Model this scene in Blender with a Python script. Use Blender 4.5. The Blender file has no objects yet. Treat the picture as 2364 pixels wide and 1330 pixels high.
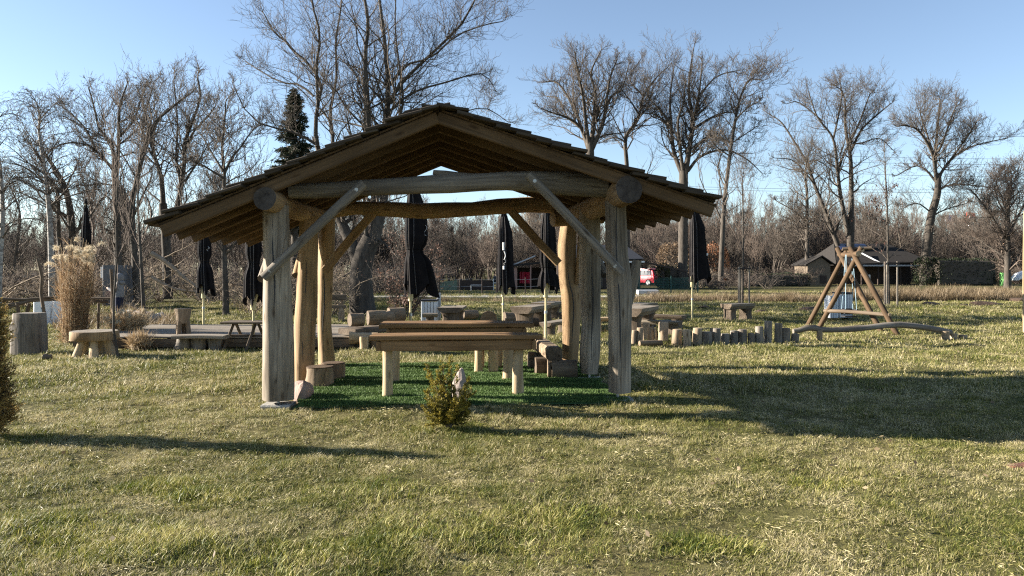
import bpy, bmesh, math, random
import numpy as np
from mathutils import Vector, Matrix, Quaternion, Euler
R = math.radians
SC = bpy.context.scene
COL = SC.collection
F, CX, YH, H = 1720.0, 1182.0, 620.0, 1.6      # focal length and horizon of the photograph, eye height
def at(x, y, Y): return Vector(((x-CX)/F*Y, Y, H-(y-YH)/F*Y))
def gY(y): return H*F/(y-YH)
def gnd(x, y):
    Y = gY(y); return Vector(((x-CX)/F*Y, Y, 0))
rnd = random.Random(7)

# ------------------------------------------------------------------ mesh building
class MB:
    def __init__(s): s.v = []; s.f = []; s.m = []; s.g = []; s.sm = []
    def sweep(s, pts, prof, up=None, mi=0, cap=None, smooth=True, caps=True, g0=None):
        """prof(j, t) -> list of (a, b) in the plane across the path"""
        pts = [Vector(p) for p in pts]; n = len(pts)
        if cap is None: cap = mi
        g0 = rnd.uniform(0, 50) if g0 is None else g0
        d0 = (pts[1]-pts[0]).normalized()
        if up is None: up = Vector((0, 0, 1)) if abs(d0.z) < .9 else Vector((0, 1, 0))
        up = Vector(up); side = d0.cross(up).normalized(); upv = side.cross(d0).normalized()
        dist = 0; rings = []; prev = d0
        for j, p in enumerate(pts):
            d = (pts[min(j+1, n-1)]-pts[max(j-1, 0)]).normalized()
            q = prev.rotation_difference(d); side = q @ side; upv = q @ upv; prev = d
            if j: dist += (p-pts[j-1]).length
            ring = []
            for a, b in prof(j, j/(n-1)):
                s.v.append(p+side*a+upv*b); s.g.append((dist+g0, a+g0, b)); ring.append(len(s.v)-1)
            rings.append(ring)
        k = len(rings[0])
        for j in range(n-1):
            A, B = rings[j], rings[j+1]
            for i in range(k):
                i2 = (i+1) % k
                s.f.append((A[i], A[i2], B[i2], B[i])); s.m.append(mi); s.sm.append(smooth)
        if caps:
            for ring, rev in ((rings[0], False), (rings[-1], True)):
                base = len(s.v)
                for i in ring: s.v.append(s.v[i].copy()); s.g.append(s.g[i])
                idx = list(range(base, base+k))
                s.f.append(tuple(idx if rev else idx[::-1])); s.m.append(cap); s.sm.append(False)
        return s
    def tube(s, pts, rad, n=10, mi=0, cap=None, wob=0., caps=True, oval=1., fac=None):
        ph = [rnd.uniform(0, 6.28) for _ in range(4)]
        if not hasattr(rad, '__len__'): rad = [rad]*len(pts)
        def prof(j, t):
            o = []
            for i in range(n):
                a = 2*math.pi*i/n
                w = 1 if fac is None else .93/(abs(math.cos(a-fac))**3.4+abs(math.sin(a-fac))**3.4)**(1/3.4)
                w *= 1+wob*(math.sin(2*a+ph[0]+t*2)+.6*math.sin(3*a+ph[1]-t*4)+.5*math.sin(5*a+ph[2]+t*7))
                o.append((rad[j]*w*math.cos(a), rad[j]*w*math.sin(a)*oval))
            return o
        return s.sweep(pts, prof, None, mi, cap, n > 5, caps)
    def log(s, p0, p1, r0, r1=None, n=12, rings=7, wob=.05, mi=0, cap=None, bend=0., bulge=0., oval=1.):
        p0, p1 = Vector(p0), Vector(p1); r1 = r0 if r1 is None else r1
        q = (p1-p0).normalized(); o = q.orthogonal().normalized(); o2 = q.cross(o)
        a = rnd.uniform(0, 6.28); ph = rnd.uniform(0, 6.28); pts = []; rad = []
        for j in range(rings):
            t = j/(rings-1)
            w = bend*math.sin(math.pi*t); w2 = .35*bend*math.sin(2*math.pi*t+ph)*math.sin(math.pi*t)
            pts.append(p0.lerp(p1, t)+o*math.cos(a)*w+o2*math.sin(a)*w+o*w2)
            rad.append((r0+(r1-r0)*t)*(1+wob*.8*math.sin(5.1*t+ph)+bulge*math.sin(math.pi*t)))
        return s.tube(pts, rad, n, mi, cap, wob, oval=oval)
    def beam(s, p0, p1, w, h, up=(0, 0, 1), ch=.008, mi=0, cap=None, n=2, bow=0.):
        p0, p1 = Vector(p0), Vector(p1); w /= 2; h /= 2; c = min(ch, w*.4, h*.4)
        pr = [(w, -h+c), (w, h-c), (w-c, h), (-w+c, h), (-w, h-c), (-w, -h+c), (-w+c, -h), (w-c, -h)]
        pts = [p0.lerp(p1, j/(n-1))+Vector(up)*bow*math.sin(math.pi*j/(n-1)) for j in range(n)]
        return s.sweep(pts, lambda j, t: pr, up, mi, cap, False)
    def box(s, lo, hi, mi=0, ch=.006):
        lo, hi = Vector(lo), Vector(hi); c = (lo+hi)/2; d = hi-lo
        if d.x >= d.y and d.x >= d.z: return s.beam((lo.x, c.y, c.z), (hi.x, c.y, c.z), d.y, d.z, (0, 0, 1), ch, mi)
        if d.y >= d.z: return s.beam((c.x, lo.y, c.z), (c.x, hi.y, c.z), d.x, d.z, (0, 0, 1), ch, mi)
        return s.beam((c.x, c.y, lo.z), (c.x, c.y, hi.z), d.x, d.y, (0, 1, 0), ch, mi)
    def poly(s, pts, thick, mi=0, nrm=None):
        """a flat outline given a thickness along its normal"""
        pts = [Vector(p) for p in pts]
        n = Vector(nrm) if nrm else (pts[1]-pts[0]).cross(pts[2]-pts[1]).normalized()
        n = n.normalized()*thick; b = len(s.v); k = len(pts)
        for q in pts+[p+n for p in pts]: s.v.append(q); s.g.append((q.x, q.z, q.y))
        s.f.append(tuple(range(b+k-1, b-1, -1))); s.f.append(tuple(range(b+k, b+2*k)))
        for i in range(k): s.f.append((b+i, b+(i+1) % k, b+k+(i+1) % k, b+k+i))
        s.m += [mi]*(k+2); s.sm += [False]*(k+2); return s
    def build(s, name, mats, parent=None, origin=None):
        me = bpy.data.meshes.new(name)
        o0 = Vector(parent_loc(parent)) if parent else Vector(origin or (0, 0, 0))
        me.from_pydata([tuple(p-o0) for p in s.v], [], s.f)
        for m in (mats if isinstance(mats, (list, tuple)) else [mats]): me.materials.append(m)
        me.polygons.foreach_set('material_index', s.m); me.polygons.foreach_set('use_smooth', s.sm)
        a = me.attributes.new('gc', 'FLOAT_VECTOR', 'POINT'); a.data.foreach_set('vector', [c for g in s.g for c in g])
        bm = bmesh.new(); bm.from_mesh(me); bmesh.ops.recalc_face_normals(bm, faces=bm.faces); bm.to_mesh(me); bm.free(); me.update()
        return link(name, me, parent, o0)
def parent_loc(p):
    l = Vector((0, 0, 0))
    while p: l += p.location; p = p.parent
    return l
def link(name, me, parent=None, loc=(0, 0, 0)):
    o = bpy.data.objects.new(name, me); COL.objects.link(o)
    if parent: o.parent = parent
    else: o.location = loc
    return o
def npmesh(name, V, Q, mat, parent=None, origin=None, attrs=None, smooth=False):
    """fast mesh from numpy: V (n,3), Q (m,k)"""
    V = np.asarray(V, dtype=np.float32)
    o0 = Vector(parent_loc(parent)) if parent else Vector(origin or (0, 0, 0))
    V = V-np.array(o0, dtype=np.float32)
    Q = np.asarray(Q, dtype=np.int32); m, k = Q.shape
    me = bpy.data.meshes.new(name)
    me.vertices.add(len(V)); me.vertices.foreach_set('co', V.ravel())
    me.loops.add(m*k); me.loops.foreach_set('vertex_index', Q.ravel())
    me.polygons.add(m); me.polygons.foreach_set('loop_start', np.arange(0, m*k, k, dtype=np.int32))
    if smooth: me.polygons.foreach_set('use_smooth', np.ones(m, dtype=bool))
    for an, av in (attrs or {}).items():
        a = me.attributes.new(an, 'FLOAT', 'POINT'); a.data.foreach_set('value', np.asarray(av, dtype=np.float32))
    me.materials.append(mat); me.update(calc_edges=True); me.validate()
    return link(name, me, parent, o0)
def segmesh(segs, k=3):
    """tapered prisms from (p0, p1, r0, r1) rows"""
    A = np.array(segs, dtype=np.float64).reshape(-1, 8)
    P0, P1, r0, r1 = A[:, 0:3], A[:, 3:6], A[:, 6], A[:, 7]
    d = P1-P0; d /= np.maximum(np.linalg.norm(d, axis=1, keepdims=True), 1e-9)
    ref = np.where(np.abs(d[:, 2:3]) < .9, np.array([[0, 0, 1.]]), np.array([[1., 0, 0]]))
    a = np.cross(d, ref); a /= np.linalg.norm(a, axis=1, keepdims=True); b = np.cross(d, a)
    n = len(A); V = np.zeros((n, 2*k, 3))
    for i in range(k):
        t = 2*math.pi*i/k
        o = a*math.cos(t)+b*math.sin(t)
        V[:, i] = P0+o*r0[:, None]; V[:, k+i] = P1+o*r1[:, None]
    base = (np.arange(n)*2*k)[:, None]
    Q = np.concatenate([np.stack([base[:, 0]+i, base[:, 0]+(i+1) % k, base[:, 0]+k+(i+1) % k, base[:, 0]+k+i], 1) for i in range(k)])
    return V.reshape(-1, 3), Q
def leafmesh(P, D, L, W, rg):
    """diamond leaves or needles at P along D"""
    P = np.asarray(P); D = np.asarray(D); D = D/np.maximum(np.linalg.norm(D, axis=1, keepdims=True), 1e-9)
    r = rg.normal(size=P.shape); s = np.cross(D, r); s /= np.maximum(np.linalg.norm(s, axis=1, keepdims=True), 1e-9)
    L = np.broadcast_to(np.asarray(L), (len(P),))[:, None]; W = np.broadcast_to(np.asarray(W), (len(P),))[:, None]
    V = np.stack([P, P+D*L*.5+s*W*.5, P+D*L, P+D*L*.5-s*W*.5], 1).reshape(-1, 3)
    Q = (np.arange(len(P))*4)[:, None]+np.arange(4)[None]
    return V, Q

# ------------------------------------------------------------------ naming
def tag(o, label=None, cat=None, group=None, kind=None):
    for k, v in (('label', label), ('category', cat), ('group', group), ('kind', kind)):
        if v: o[k] = v
    return o
def thing(name, label, cat, loc=(0, 0, 0), group=None):
    o = bpy.data.objects.new(name, None); COL.objects.link(o); o.location = loc; o.empty_display_size = .2
    return tag(o, label, cat, group)
def copy_tree(o, parent=None):
    c = o.copy(); COL.objects.link(c)
    if parent: c.parent = parent
    for ch in list(o.children): copy_tree(ch, c)
    return c

# ------------------------------------------------------------------ materials
def newmat(name):
    m = bpy.data.materials.new(name); m.use_nodes = True
    nt = m.node_tree; return m, nt, nt.nodes['Principled BSDF']
def N(nt, t, **kw):
    n = nt.nodes.new(t)
    for k, v in kw.items():
        if k in n.inputs: n.inputs[k].default_value = v
        else: setattr(n, k, v)
    return n
def ramp(nt, src, stops):
    r = nt.nodes.new('ShaderNodeValToRGB'); e = r.color_ramp.elements
    while len(e) < len(stops): e.new(.5)
    for i, (p, c) in enumerate(stops):
        e[i].position = p; e[i].color = (*c, 1) if len(c) == 3 else c
    nt.links.new(src, r.inputs['Fac']); return r
def mul(nt, a, b, mode='MULTIPLY', fac=1.):
    m = nt.nodes.new('ShaderNodeMix'); m.data_type = 'RGBA'; m.blend_type = mode
    if hasattr(fac, 'links'): nt.links.new(fac, m.inputs[0])
    else: m.inputs[0].default_value = fac
    for s, i in ((a, 6), (b, 7)):
        if hasattr(s, 'links'): nt.links.new(s, m.inputs[i])
        else: m.inputs[i].default_value = (*s, 1)
    return m.outputs[2]
def wood(name, c1, c2, crack=.75, rough=.85, gs=(1.3, 24, 24), bump=.5, tint=None):
    m, nt, b = newmat(name); L = nt.links.new
    at_ = N(nt, 'ShaderNodeAttribute', attribute_name='gc')
    mp = N(nt, 'ShaderNodeMapping'); mp.inputs['Scale'].default_value = gs; L(at_.outputs['Vector'], mp.inputs['Vector'])
    n1 = N(nt, 'ShaderNodeTexNoise', Scale=1., Detail=6., Roughness=.65); L(mp.outputs[0], n1.inputs['Vector'])
    col = ramp(nt, n1.outputs[0], [(.3, c2), (.7, c1)]).outputs[0]
    mp2 = N(nt, 'ShaderNodeMapping'); mp2.inputs['Scale'].default_value = (.9, 3, 3); L(at_.outputs['Vector'], mp2.inputs['Vector'])
    n2 = N(nt, 'ShaderNodeTexNoise', Scale=1., Detail=3.); L(mp2.outputs[0], n2.inputs['Vector'])
    t = tint or tuple(.72*c for c in (1, .93, .84))
    col = mul(nt, col, ramp(nt, n2.outputs[0], [(.35, t), (.62, (1.08, 1.05, 1.0))]).outputs[0])
    mp3 = N(nt, 'ShaderNodeMapping'); mp3.inputs['Scale'].default_value = (.35, 11, 11); L(at_.outputs['Vector'], mp3.inputs['Vector'])
    n3 = N(nt, 'ShaderNodeTexNoise', Scale=1., Detail=2., Roughness=.4); L(mp3.outputs[0], n3.inputs['Vector'])
    cr = ramp(nt, n3.outputs[0], [(.488, (1, 1, 1)), (.5, (.3, .25, .2)), (.512, (1, 1, 1))]).outputs[0]
    col = mul(nt, col, cr, fac=crack)
    mk_ = N(nt, 'ShaderNodeMapping'); mk_.inputs['Scale'].default_value = (2.1, 6.5, 6.5); L(at_.outputs['Vector'], mk_.inputs['Vector'])
    vo = N(nt, 'ShaderNodeTexVoronoi', Scale=1.); L(mk_.outputs[0], vo.inputs['Vector'])
    col = mul(nt, col, ramp(nt, vo.outputs['Distance'], [(.05, (.28, .22, .17)), (.13, (.75, .7, .64)), (.17, (1, 1, 1))]).outputs[0], fac=.8)
    L(col, b.inputs['Base Color']); b.inputs['Roughness'].default_value = rough; b.inputs['Specular IOR Level'].default_value = .25
    h = mul(nt, n1.outputs[0], cr, fac=crack)
    bp = N(nt, 'ShaderNodeBump', Strength=bump, Distance=.012); L(h, bp.inputs['Height']); L(bp.outputs[0], b.inputs['Normal'])
    return m
def plain(name, c, rough=.7, metal=0., var=.25, scale=6., bump=.0, spec=.35, c2=None, stretch=(1, 1, 1)):
    m, nt, b = newmat(name); L = nt.links.new
    tc = N(nt, 'ShaderNodeTexCoord'); mp = N(nt, 'ShaderNodeMapping'); mp.inputs['Scale'].default_value = stretch
    L(tc.outputs['Object'], mp.inputs[0])
    n = N(nt, 'ShaderNodeTexNoise', Scale=scale, Detail=6., Roughness=.6); L(mp.outputs[0], n.inputs['Vector'])
    c2 = c2 or tuple(x*(1-var) for x in c)
    col = ramp(nt, n.outputs[0], [(.32, c2), (.68, tuple(min(1, x*(1+var*.5)) for x in c))]).outputs[0]
    L(col, b.inputs['Base Color']); b.inputs['Roughness'].default_value = rough; b.inputs['Metallic'].default_value = metal
    b.inputs['Specular IOR Level'].default_value = spec
    if bump:
        bp = N(nt, 'ShaderNodeBump', Strength=bump, Distance=.02); L(n.outputs[0], bp.inputs['Height']); L(bp.outputs[0], b.inputs['Normal'])
    return m
def leafmat(name, cols, trans=.3, scale=3.):
    """leaf colours varied by place and by leaf"""
    m, nt, b = newmat(name); L = nt.links.new
    g = N(nt, 'ShaderNodeNewGeometry')
    n = N(nt, 'ShaderNodeTexNoise', Scale=scale, Detail=3.); L(g.outputs['Position'], n.inputs['Vector'])
    mx = N(nt, 'ShaderNodeMath', operation='MULTIPLY_ADD'); L(g.outputs['Random Per Island'], mx.inputs[0]); mx.inputs[1].default_value = .45
    m2 = N(nt, 'ShaderNodeMath', operation='MULTIPLY_ADD'); L(n.outputs[0], m2.inputs[0]); m2.inputs[1].default_value = 1.1; m2.inputs[2].default_value = -.27
    L(m2.outputs[0], mx.inputs[2])
    k = len(cols)
    col = ramp(nt, mx.outputs[0], [(.15+.7*i/(k-1), c) for i, c in enumerate(cols)]).outputs[0]
    L(col, b.inputs['Base Color']); b.inputs['Roughness'].default_value = .65; b.inputs['Specular IOR Level'].default_value = .25
    tr = N(nt, 'ShaderNodeBsdfTranslucent'); L(col, tr.inputs[0])
    ms = N(nt, 'ShaderNodeMixShader'); ms.inputs[0].default_value = trans
    L(b.outputs[0], ms.inputs[1]); L(tr.outputs[0], ms.inputs[2]); L(ms.outputs[0], nt.nodes['Material Output'].inputs[0])
    return m

M = {}
M['post'] = wood('grey oak', (.37, .325, .265), (.15, .125, .10), crack=.7, tint=(.52, .49, .44))
M['honey'] = wood('honey oak', (.35, .255, .155), (.21, .146, .088), crack=.55, tint=(.66, .58, .48))
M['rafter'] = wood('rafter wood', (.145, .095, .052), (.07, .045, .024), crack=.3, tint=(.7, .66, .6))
M['grey'] = wood('weathered grey wood', (.25, .228, .20), (.11, .098, .085))
M['endgrain'] = wood('end grain', (.085, .075, .068), (.035, .03, .028), crack=.8, gs=(8, 14, 14))
M['shingle'] = wood('old shingle', (.085, .068, .05), (.028, .022, .017), crack=.5, gs=(2, 30, 30))
M['table'] = wood('table oak', (.28, .172, .085), (.15, .088, .042), crack=.35)
M['leg'] = wood('peeled log', (.50, .40, .27), (.36, .27, .165), crack=.4)
M['darklog'] = wood('dark old log', (.17, .135, .10), (.075, .058, .044), crack=.6)
M['stump'] = wood('stump bark', (.28, .22, .16), (.14, .105, .07), crack=.8, gs=(3, 14, 14), bump=.8)
M['pal'] = wood('palisade wood', (.38, .31, .225), (.18, .14, .10), crack=.7, gs=(3, 16, 16))
M['pole'] = wood('larch pole', (.125, .082, .048), (.055, .037, .022), crack=.4)
M['plank'] = wood('deck plank', (.29, .255, .21), (.16, .14, .115), crack=.5, gs=(1.2, 18, 18))
M['concrete'] = plain('concrete', (.36, .34, .30), .9, bump=.3, scale=18)
M['metal'] = plain('galvanised steel', (.42, .44, .46), .45, .7, .2)
M['bolt'] = plain('bolt steel', (.42, .42, .41), .35, .6, .1)
M['rock'] = plain('reddish rock', (.30, .215, .18), .9, bump=.9, scale=7, c2=(.17, .12, .10))
M['palerock'] = plain('pale stone', (.27, .22, .19), .9, bump=.5, scale=9)
M['bark'] = plain('grey bark', (.085, .072, .058), .95, bump=.9, scale=9, c2=(.035, .029, .024), stretch=(1, 1, .3))
M['twig'] = plain('bare twigs', (.10, .082, .066), .9, var=.3, scale=1.5)
M['twigwarm'] = plain('warm twigs', (.13, .10, .08), .9, var=.35, scale=1.)
M['twigtan'] = plain('pale dry stems', (.27, .21, .15), .9, var=.35, scale=1.2)
M['birch'] = plain('birch bark', (.40, .38, .35), .8, scale=7, c2=(.10, .09, .08), stretch=(1, 1, 1.6))
M['canvas'] = plain('black canvas', (.011, .0095, .010), .95, var=.4, scale=5, bump=.3, spec=.12)
M['piping'] = plain('grey seam', (.10, .09, .085), .8)
M['polewood'] = plain('pale varnished pole', (.50, .43, .24), .5, var=.15)
M['white'] = plain('white paint', (.78, .78, .77), .6, var=.1)
M['binblue'] = plain('pale blue grey slats', (.55, .58, .61), .5, var=.12)
M['dark'] = plain('dark paint', (.025, .025, .028), .6)
M['earth'] = plain('dark earth', (.085, .055, .038), 1., bump=1., scale=14, var=.5)
M['redearth'] = plain('red earth', (.13, .055, .035), 1., bump=1., scale=14, var=.5)
M['rope'] = plain('light blue rope', (.26, .38, .45), .6)

# ------------------------------------------------------------------ instancing for what nobody could count
def scatter(name, pts, rots, scl, idx, sources, label=None):
    me = bpy.data.meshes.new(name); n = len(pts)
    me.vertices.add(n); me.vertices.foreach_set('co', np.asarray(pts, dtype=np.float32).ravel())
    a = me.attributes.new('rot', 'FLOAT_VECTOR', 'POINT'); a.data.foreach_set('vector', np.asarray(rots, dtype=np.float32).ravel())
    a = me.attributes.new('scl', 'FLOAT_VECTOR', 'POINT'); a.data.foreach_set('vector', np.asarray(scl, dtype=np.float32).ravel())
    a = me.attributes.new('pick', 'INT', 'POINT'); a.data.foreach_set('value', np.asarray(idx, dtype=np.int32))
    for s in sources[:1]: me.materials.append(s.data.materials[0])
    o = link(name, me)
    c = bpy.data.collections.new(name+'_kit')
    for i, s in enumerate(sources):
        for u in list(s.users_collection): u.objects.unlink(s)
        s.name = '%s_kit_%02d' % (name, i); c.objects.link(s)
    g = bpy.data.node_groups.new(name+'_nodes', 'GeometryNodeTree')
    g.interface.new_socket('Geometry', in_out='INPUT', socket_type='NodeSocketGeometry')
    g.interface.new_socket('Geometry', in_out='OUTPUT', socket_type='NodeSocketGeometry')
    gi = g.nodes.new('NodeGroupInput'); go = g.nodes.new('NodeGroupOutput')
    ci = g.nodes.new('GeometryNodeCollectionInfo'); ci.inputs['Collection'].default_value = c
    ci.inputs['Separate Children'].default_value = True; ci.inputs['Reset Children'].default_value = True
    ip = g.nodes.new('GeometryNodeInstanceOnPoints'); ip.inputs['Pick Instance'].default_value = True
    def na(nm, t):
        q = g.nodes.new('GeometryNodeInputNamedAttribute'); q.data_type = t; q.inputs['Name'].default_value = nm
        return [s for s in q.outputs if s.enabled and s.name == 'Attribute'][0]
    er = g.nodes.new('FunctionNodeEulerToRotation'); g.links.new(na('rot', 'FLOAT_VECTOR'), er.inputs[0])
    g.links.new(gi.outputs[0], ip.inputs['Points']); g.links.new(ci.outputs[0], ip.inputs['Instance'])
    g.links.new(na('pick', 'INT'), ip.inputs['Instance Index']); g.links.new(er.outputs[0], ip.inputs['Rotation'])
    g.links.new(na('scl', 'FLOAT_VECTOR'), ip.inputs['Scale']); g.links.new(ip.outputs[0], go.inputs[0])
    md = o.modifiers.new('scatter', 'NODES'); md.node_group = g
    return o

# ------------------------------------------------------------------ camera, light
cam = bpy.data.objects.new('camera', bpy.data.cameras.new('camera')); COL.objects.link(cam)
cam.location = (0, 0, H); cam.rotation_euler = (R(90), 0, 0)
cam.data.lens = 36*F/2364; cam.data.shift_y = -45/2364; cam.data.clip_end = 3000; cam.data.clip_start = .05
SC.camera = cam
SUN = Vector((-.945, .13, .30)).normalized()
sl = bpy.data.lights.new('sun', 'SUN'); sl.energy = 5.0; sl.angle = R(.53); sl.color = (1, .92, .80)
so = bpy.data.objects.new('sun', sl); COL.objects.link(so); so.rotation_euler = SUN.to_track_quat('Z', 'Y').to_euler(); so.location = (-30, 10, 20)
W = bpy.data.worlds.new('World'); SC.world = W; W.use_nodes = True
wn = W.node_tree; bg = wn.nodes['Background']
sk = wn.nodes.new('ShaderNodeTexSky'); sk.sky_type = 'NISHITA'; sk.sun_disc = False
sk.sun_elevation = math.asin(SUN.z); sk.sun_rotation = math.atan2(SUN.x, SUN.y); sk.air_density = .85; sk.dust_density = .15; sk.ozone_density = 2.
hs_ = wn.nodes.new('ShaderNodeHueSaturation'); hs_.inputs['Saturation'].default_value = .9; wn.links.new(sk.outputs[0], hs_.inputs['Color']); wn.links.new(hs_.outputs[0], bg.inputs[0]); bg.inputs[1].default_value = .056
vs = SC.view_settings; vs.view_transform = 'Standard'; vs.look = 'None'; vs.exposure = 2.05; vs.gamma = 1
SC.cycles.use_denoising = False; SC.cycles.diffuse_bounces = 2; SC.cycles.filter_width = 1.2; SC.cycles.max_bounces = 6; SC.cycles.transparent_max_bounces = 8

# ------------------------------------------------------------------ ground
PA = .085                                            # the pavilion stands a little turned
U0 = Vector((-2.75, 8.7, 0)); UX = Vector((math.cos(PA), math.sin(PA), 0)); VX = Vector((-math.sin(PA), math.cos(PA), 0))
def pv(u, v, z): return U0+UX*u+VX*v+Vector((0, 0, z))
def gz(x, y):
    x = np.asarray(x, dtype=float); y = np.asarray(y, dtype=float)
    z = .016*np.sin(1.7*x+.8*np.sin(1.1*y))*np.cos(1.9*y+.6*x)+.011*np.sin(4.3*x+1.3)*np.sin(3.9*y-.7*x)+.012*np.sin(.55*x+2)*np.sin(.8*y)
    z = 1.35*z-.012
    near = np.clip((y-12)/10, 0, 1); z = z*(1+2.2*near)
    fade = np.clip((y-34)/3, 0, 1); z = z*(1-fade)
    t = np.clip((y-36)/1.5, 0, 1)*np.clip((41.2-y)/.7, 0, 1)*np.clip((x+9)/3, 0, 1)*np.clip((22-x)/6, 0, 1)
    return z-.75*t
xs = np.concatenate([np.array([-600, -350, -200, -120, -80, -55, -40, -32, -26, -20]), np.arange(-16, 16.1, .16), np.array([18, 20, 22, 25, 29, 34, 42, 55, 80, 120, 200, 350, 600])])
ys = np.concatenate([np.array([-120, -40, -15, -6, -2, 1]), np.arange(2.5, 22, .16), np.arange(22, 36, .5), np.arange(36, 42, .25), np.array([43, 45, 48, 52, 58, 66, 76, 90, 110, 140, 180, 240, 330, 450, 700])])
X, Y = np.meshgrid(xs, ys); Z = gz(X, Y); Z[Y < 1] = -.01
nx, ny = len(xs), len(ys)
ii = (np.arange(ny-1)[:, None]*nx+np.arange(nx-1)[None]).ravel()
def groundmat():
    m, nt, b = newmat('meadow soil'); L = nt.links.new
    g = N(nt, 'ShaderNodeNewGeometry')
    n1 = N(nt, 'ShaderNodeTexNoise', Scale=.35, Detail=4.); n2 = N(nt, 'ShaderNodeTexNoise', Scale=9., Detail=8., Roughness=.7)
    for n in (n1, n2): L(g.outputs['Position'], n.inputs['Vector'])
    a = ramp(nt, n1.outputs[0], [(.35, (.10, .105, .04)), (.65, (.17, .15, .07))]).outputs[0]
    c = mul(nt, a, ramp(nt, n2.outputs[0], [(.3, (.38, .36, .32)), (.7, (1.1, 1.05, .95))]).outputs[0])
    L(c, b.inputs['Base Color']); b.inputs['Roughness'].default_value = 1; b.inputs['Specular IOR Level'].default_value = .1
    bp = N(nt, 'ShaderNodeBump', Strength=.8, Distance=.04); L(n2.outputs[0], bp.inputs['Height']); L(bp.outputs[0], b.inputs['Normal'])
    return m
gr = npmesh('meadow_ground', np.stack([X, Y, Z], -1).reshape(-1, 3), np.stack([ii, ii+1, ii+nx+1, ii+nx], 1), groundmat(), smooth=True)
tag(gr, 'rough winter meadow ground running back to the gardens', 'ground', kind='structure')

# --- grass
def bladekit(seed, n, rad, h, w, lean, segs=2):
    rg = np.random.default_rng(seed); V = []; Q = []; tone = []
    for i in range(n):
        a = rg.uniform(0, 6.283); r = rad*math.sqrt(rg.uniform()); bx, by = r*math.cos(a), r*math.sin(a)
        hh = h*rg.uniform(.45, 1.25); da = rg.uniform(0, 6.283); ln = lean*rg.uniform(.2, 1.5)*hh; ww = w*rg.uniform(.6, 1.3)
        sx, sy = -math.sin(da)*ww/2, math.cos(da)*ww/2; tw = rg.uniform(-.9, .9)
        b = len(V)
        for k in range(segs+1):
            t = k/segs; x = bx+math.cos(da)*ln*t*t; y = by+math.sin(da)*ln*t*t; z = hh*t*(1-.28*t*min(1.6, lean))-.01
            q = (1-.85*t); cx, cy = sx*math.cos(tw*t)-sy*math.sin(tw*t), sx*math.sin(tw*t)+sy*math.cos(tw*t)
            V.append((x-cx*q, y-cy*q, z)); V.append((x+cx*q, y+cy*q, z))
            if k: Q.append((b+2*k-2, b+2*k-1, b+2*k+1, b+2*k))
        tone += [rg.uniform()]*(2*segs+2)
    return V, Q, tone
def grassmat(name, green, straw, amount, sc=.8):
    m, nt, b = newmat(name); L = nt.links.new
    g = N(nt, 'ShaderNodeNewGeometry'); at_ = N(nt, 'ShaderNodeAttribute', attribute_name='tone')
    oi = N(nt, 'ShaderNodeObjectInfo')
    n1 = N(nt, 'ShaderNodeTexNoise', Scale=sc, Detail=4., Roughness=.6); n2 = N(nt, 'ShaderNodeTexNoise', Scale=3.3, Detail=3.)
    for n in (n1, n2): L(g.outputs['Position'], n.inputs['Vector'])
    def ma(op, a, b_, c=None):
        q = N(nt, 'ShaderNodeMath', operation=op)
        for i, s in enumerate((a, b_, c)):
            if s is None: continue
            if hasattr(s, 'links'): L(s, q.inputs[i])
            else: q.inputs[i].default_value = s
        return q.outputs[0]
    f = ma('MULTIPLY_ADD', n1.outputs[0], 1.5, -.75+amount)
    f = ma('MULTIPLY_ADD', n2.outputs[0], .9, ma('ADD', f, -.45))
    f = ma('MULTIPLY_ADD', at_.outputs['Fac'], .85, ma('ADD', f, -.42))
    f = ma('MULTIPLY_ADD', oi.outputs['Random'], .3, ma('ADD', f, -.15))
    col = ramp(nt, f, [(.15, green[0]), (.4, green[1]), (.6, straw[0]), (.95, straw[1])]).outputs[0]
    L(col, b.inputs['Base Color']); b.inputs['Roughness'].default_value = .55; b.inputs['Specular IOR Level'].default_value = .3
    tr = N(nt, 'ShaderNodeBsdfTranslucent'); L(col, tr.inputs[0])
    ms = N(nt, 'ShaderNodeMixShader'); ms.inputs[0].default_value = .3
    L(b.outputs[0], ms.inputs[1]); L(tr.outputs[0], ms.inputs[2]); L(ms.outputs[0], nt.nodes['Material Output'].inputs[0])
    return m
GM = grassmat('winter grass', ((.072, .092, .015), (.165, .168, .033)), ((.29, .255, .092), (.50, .43, .255)), .53)
def kit(name, specs, mat):
    out = []
    for i, sp in enumerate(specs):
        V, Q, t = bladekit(*sp); out.append(npmesh(name, V, Q, mat, attrs={'tone': t}))
    return out
rg = np.random.default_rng(3)
def wedge(y0, y1, dens, xm=.76):
    n = int(dens*xm*(y1*y1-y0*y0)); y = np.sqrt(rg.uniform(y0*y0, y1*y1, n)); x = rg.uniform(-xm, xm, n)*y; return x, y
def inpav(x, y, u0, u1, v0, v1):
    dx, dy = x-U0.x, y-U0.y; u = dx*UX.x+dy*UX.y; v = dx*VX.x+dy*VX.y
    return (u > u0) & (u < u1) & (v > v0) & (v < v1)
TURF = (.22, 4.15, -.22, 3.55)
DECK = (-8.7, -3.15, 14.75, 17.9)
allx, ally, pick, scl = [], [], [], []
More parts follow.
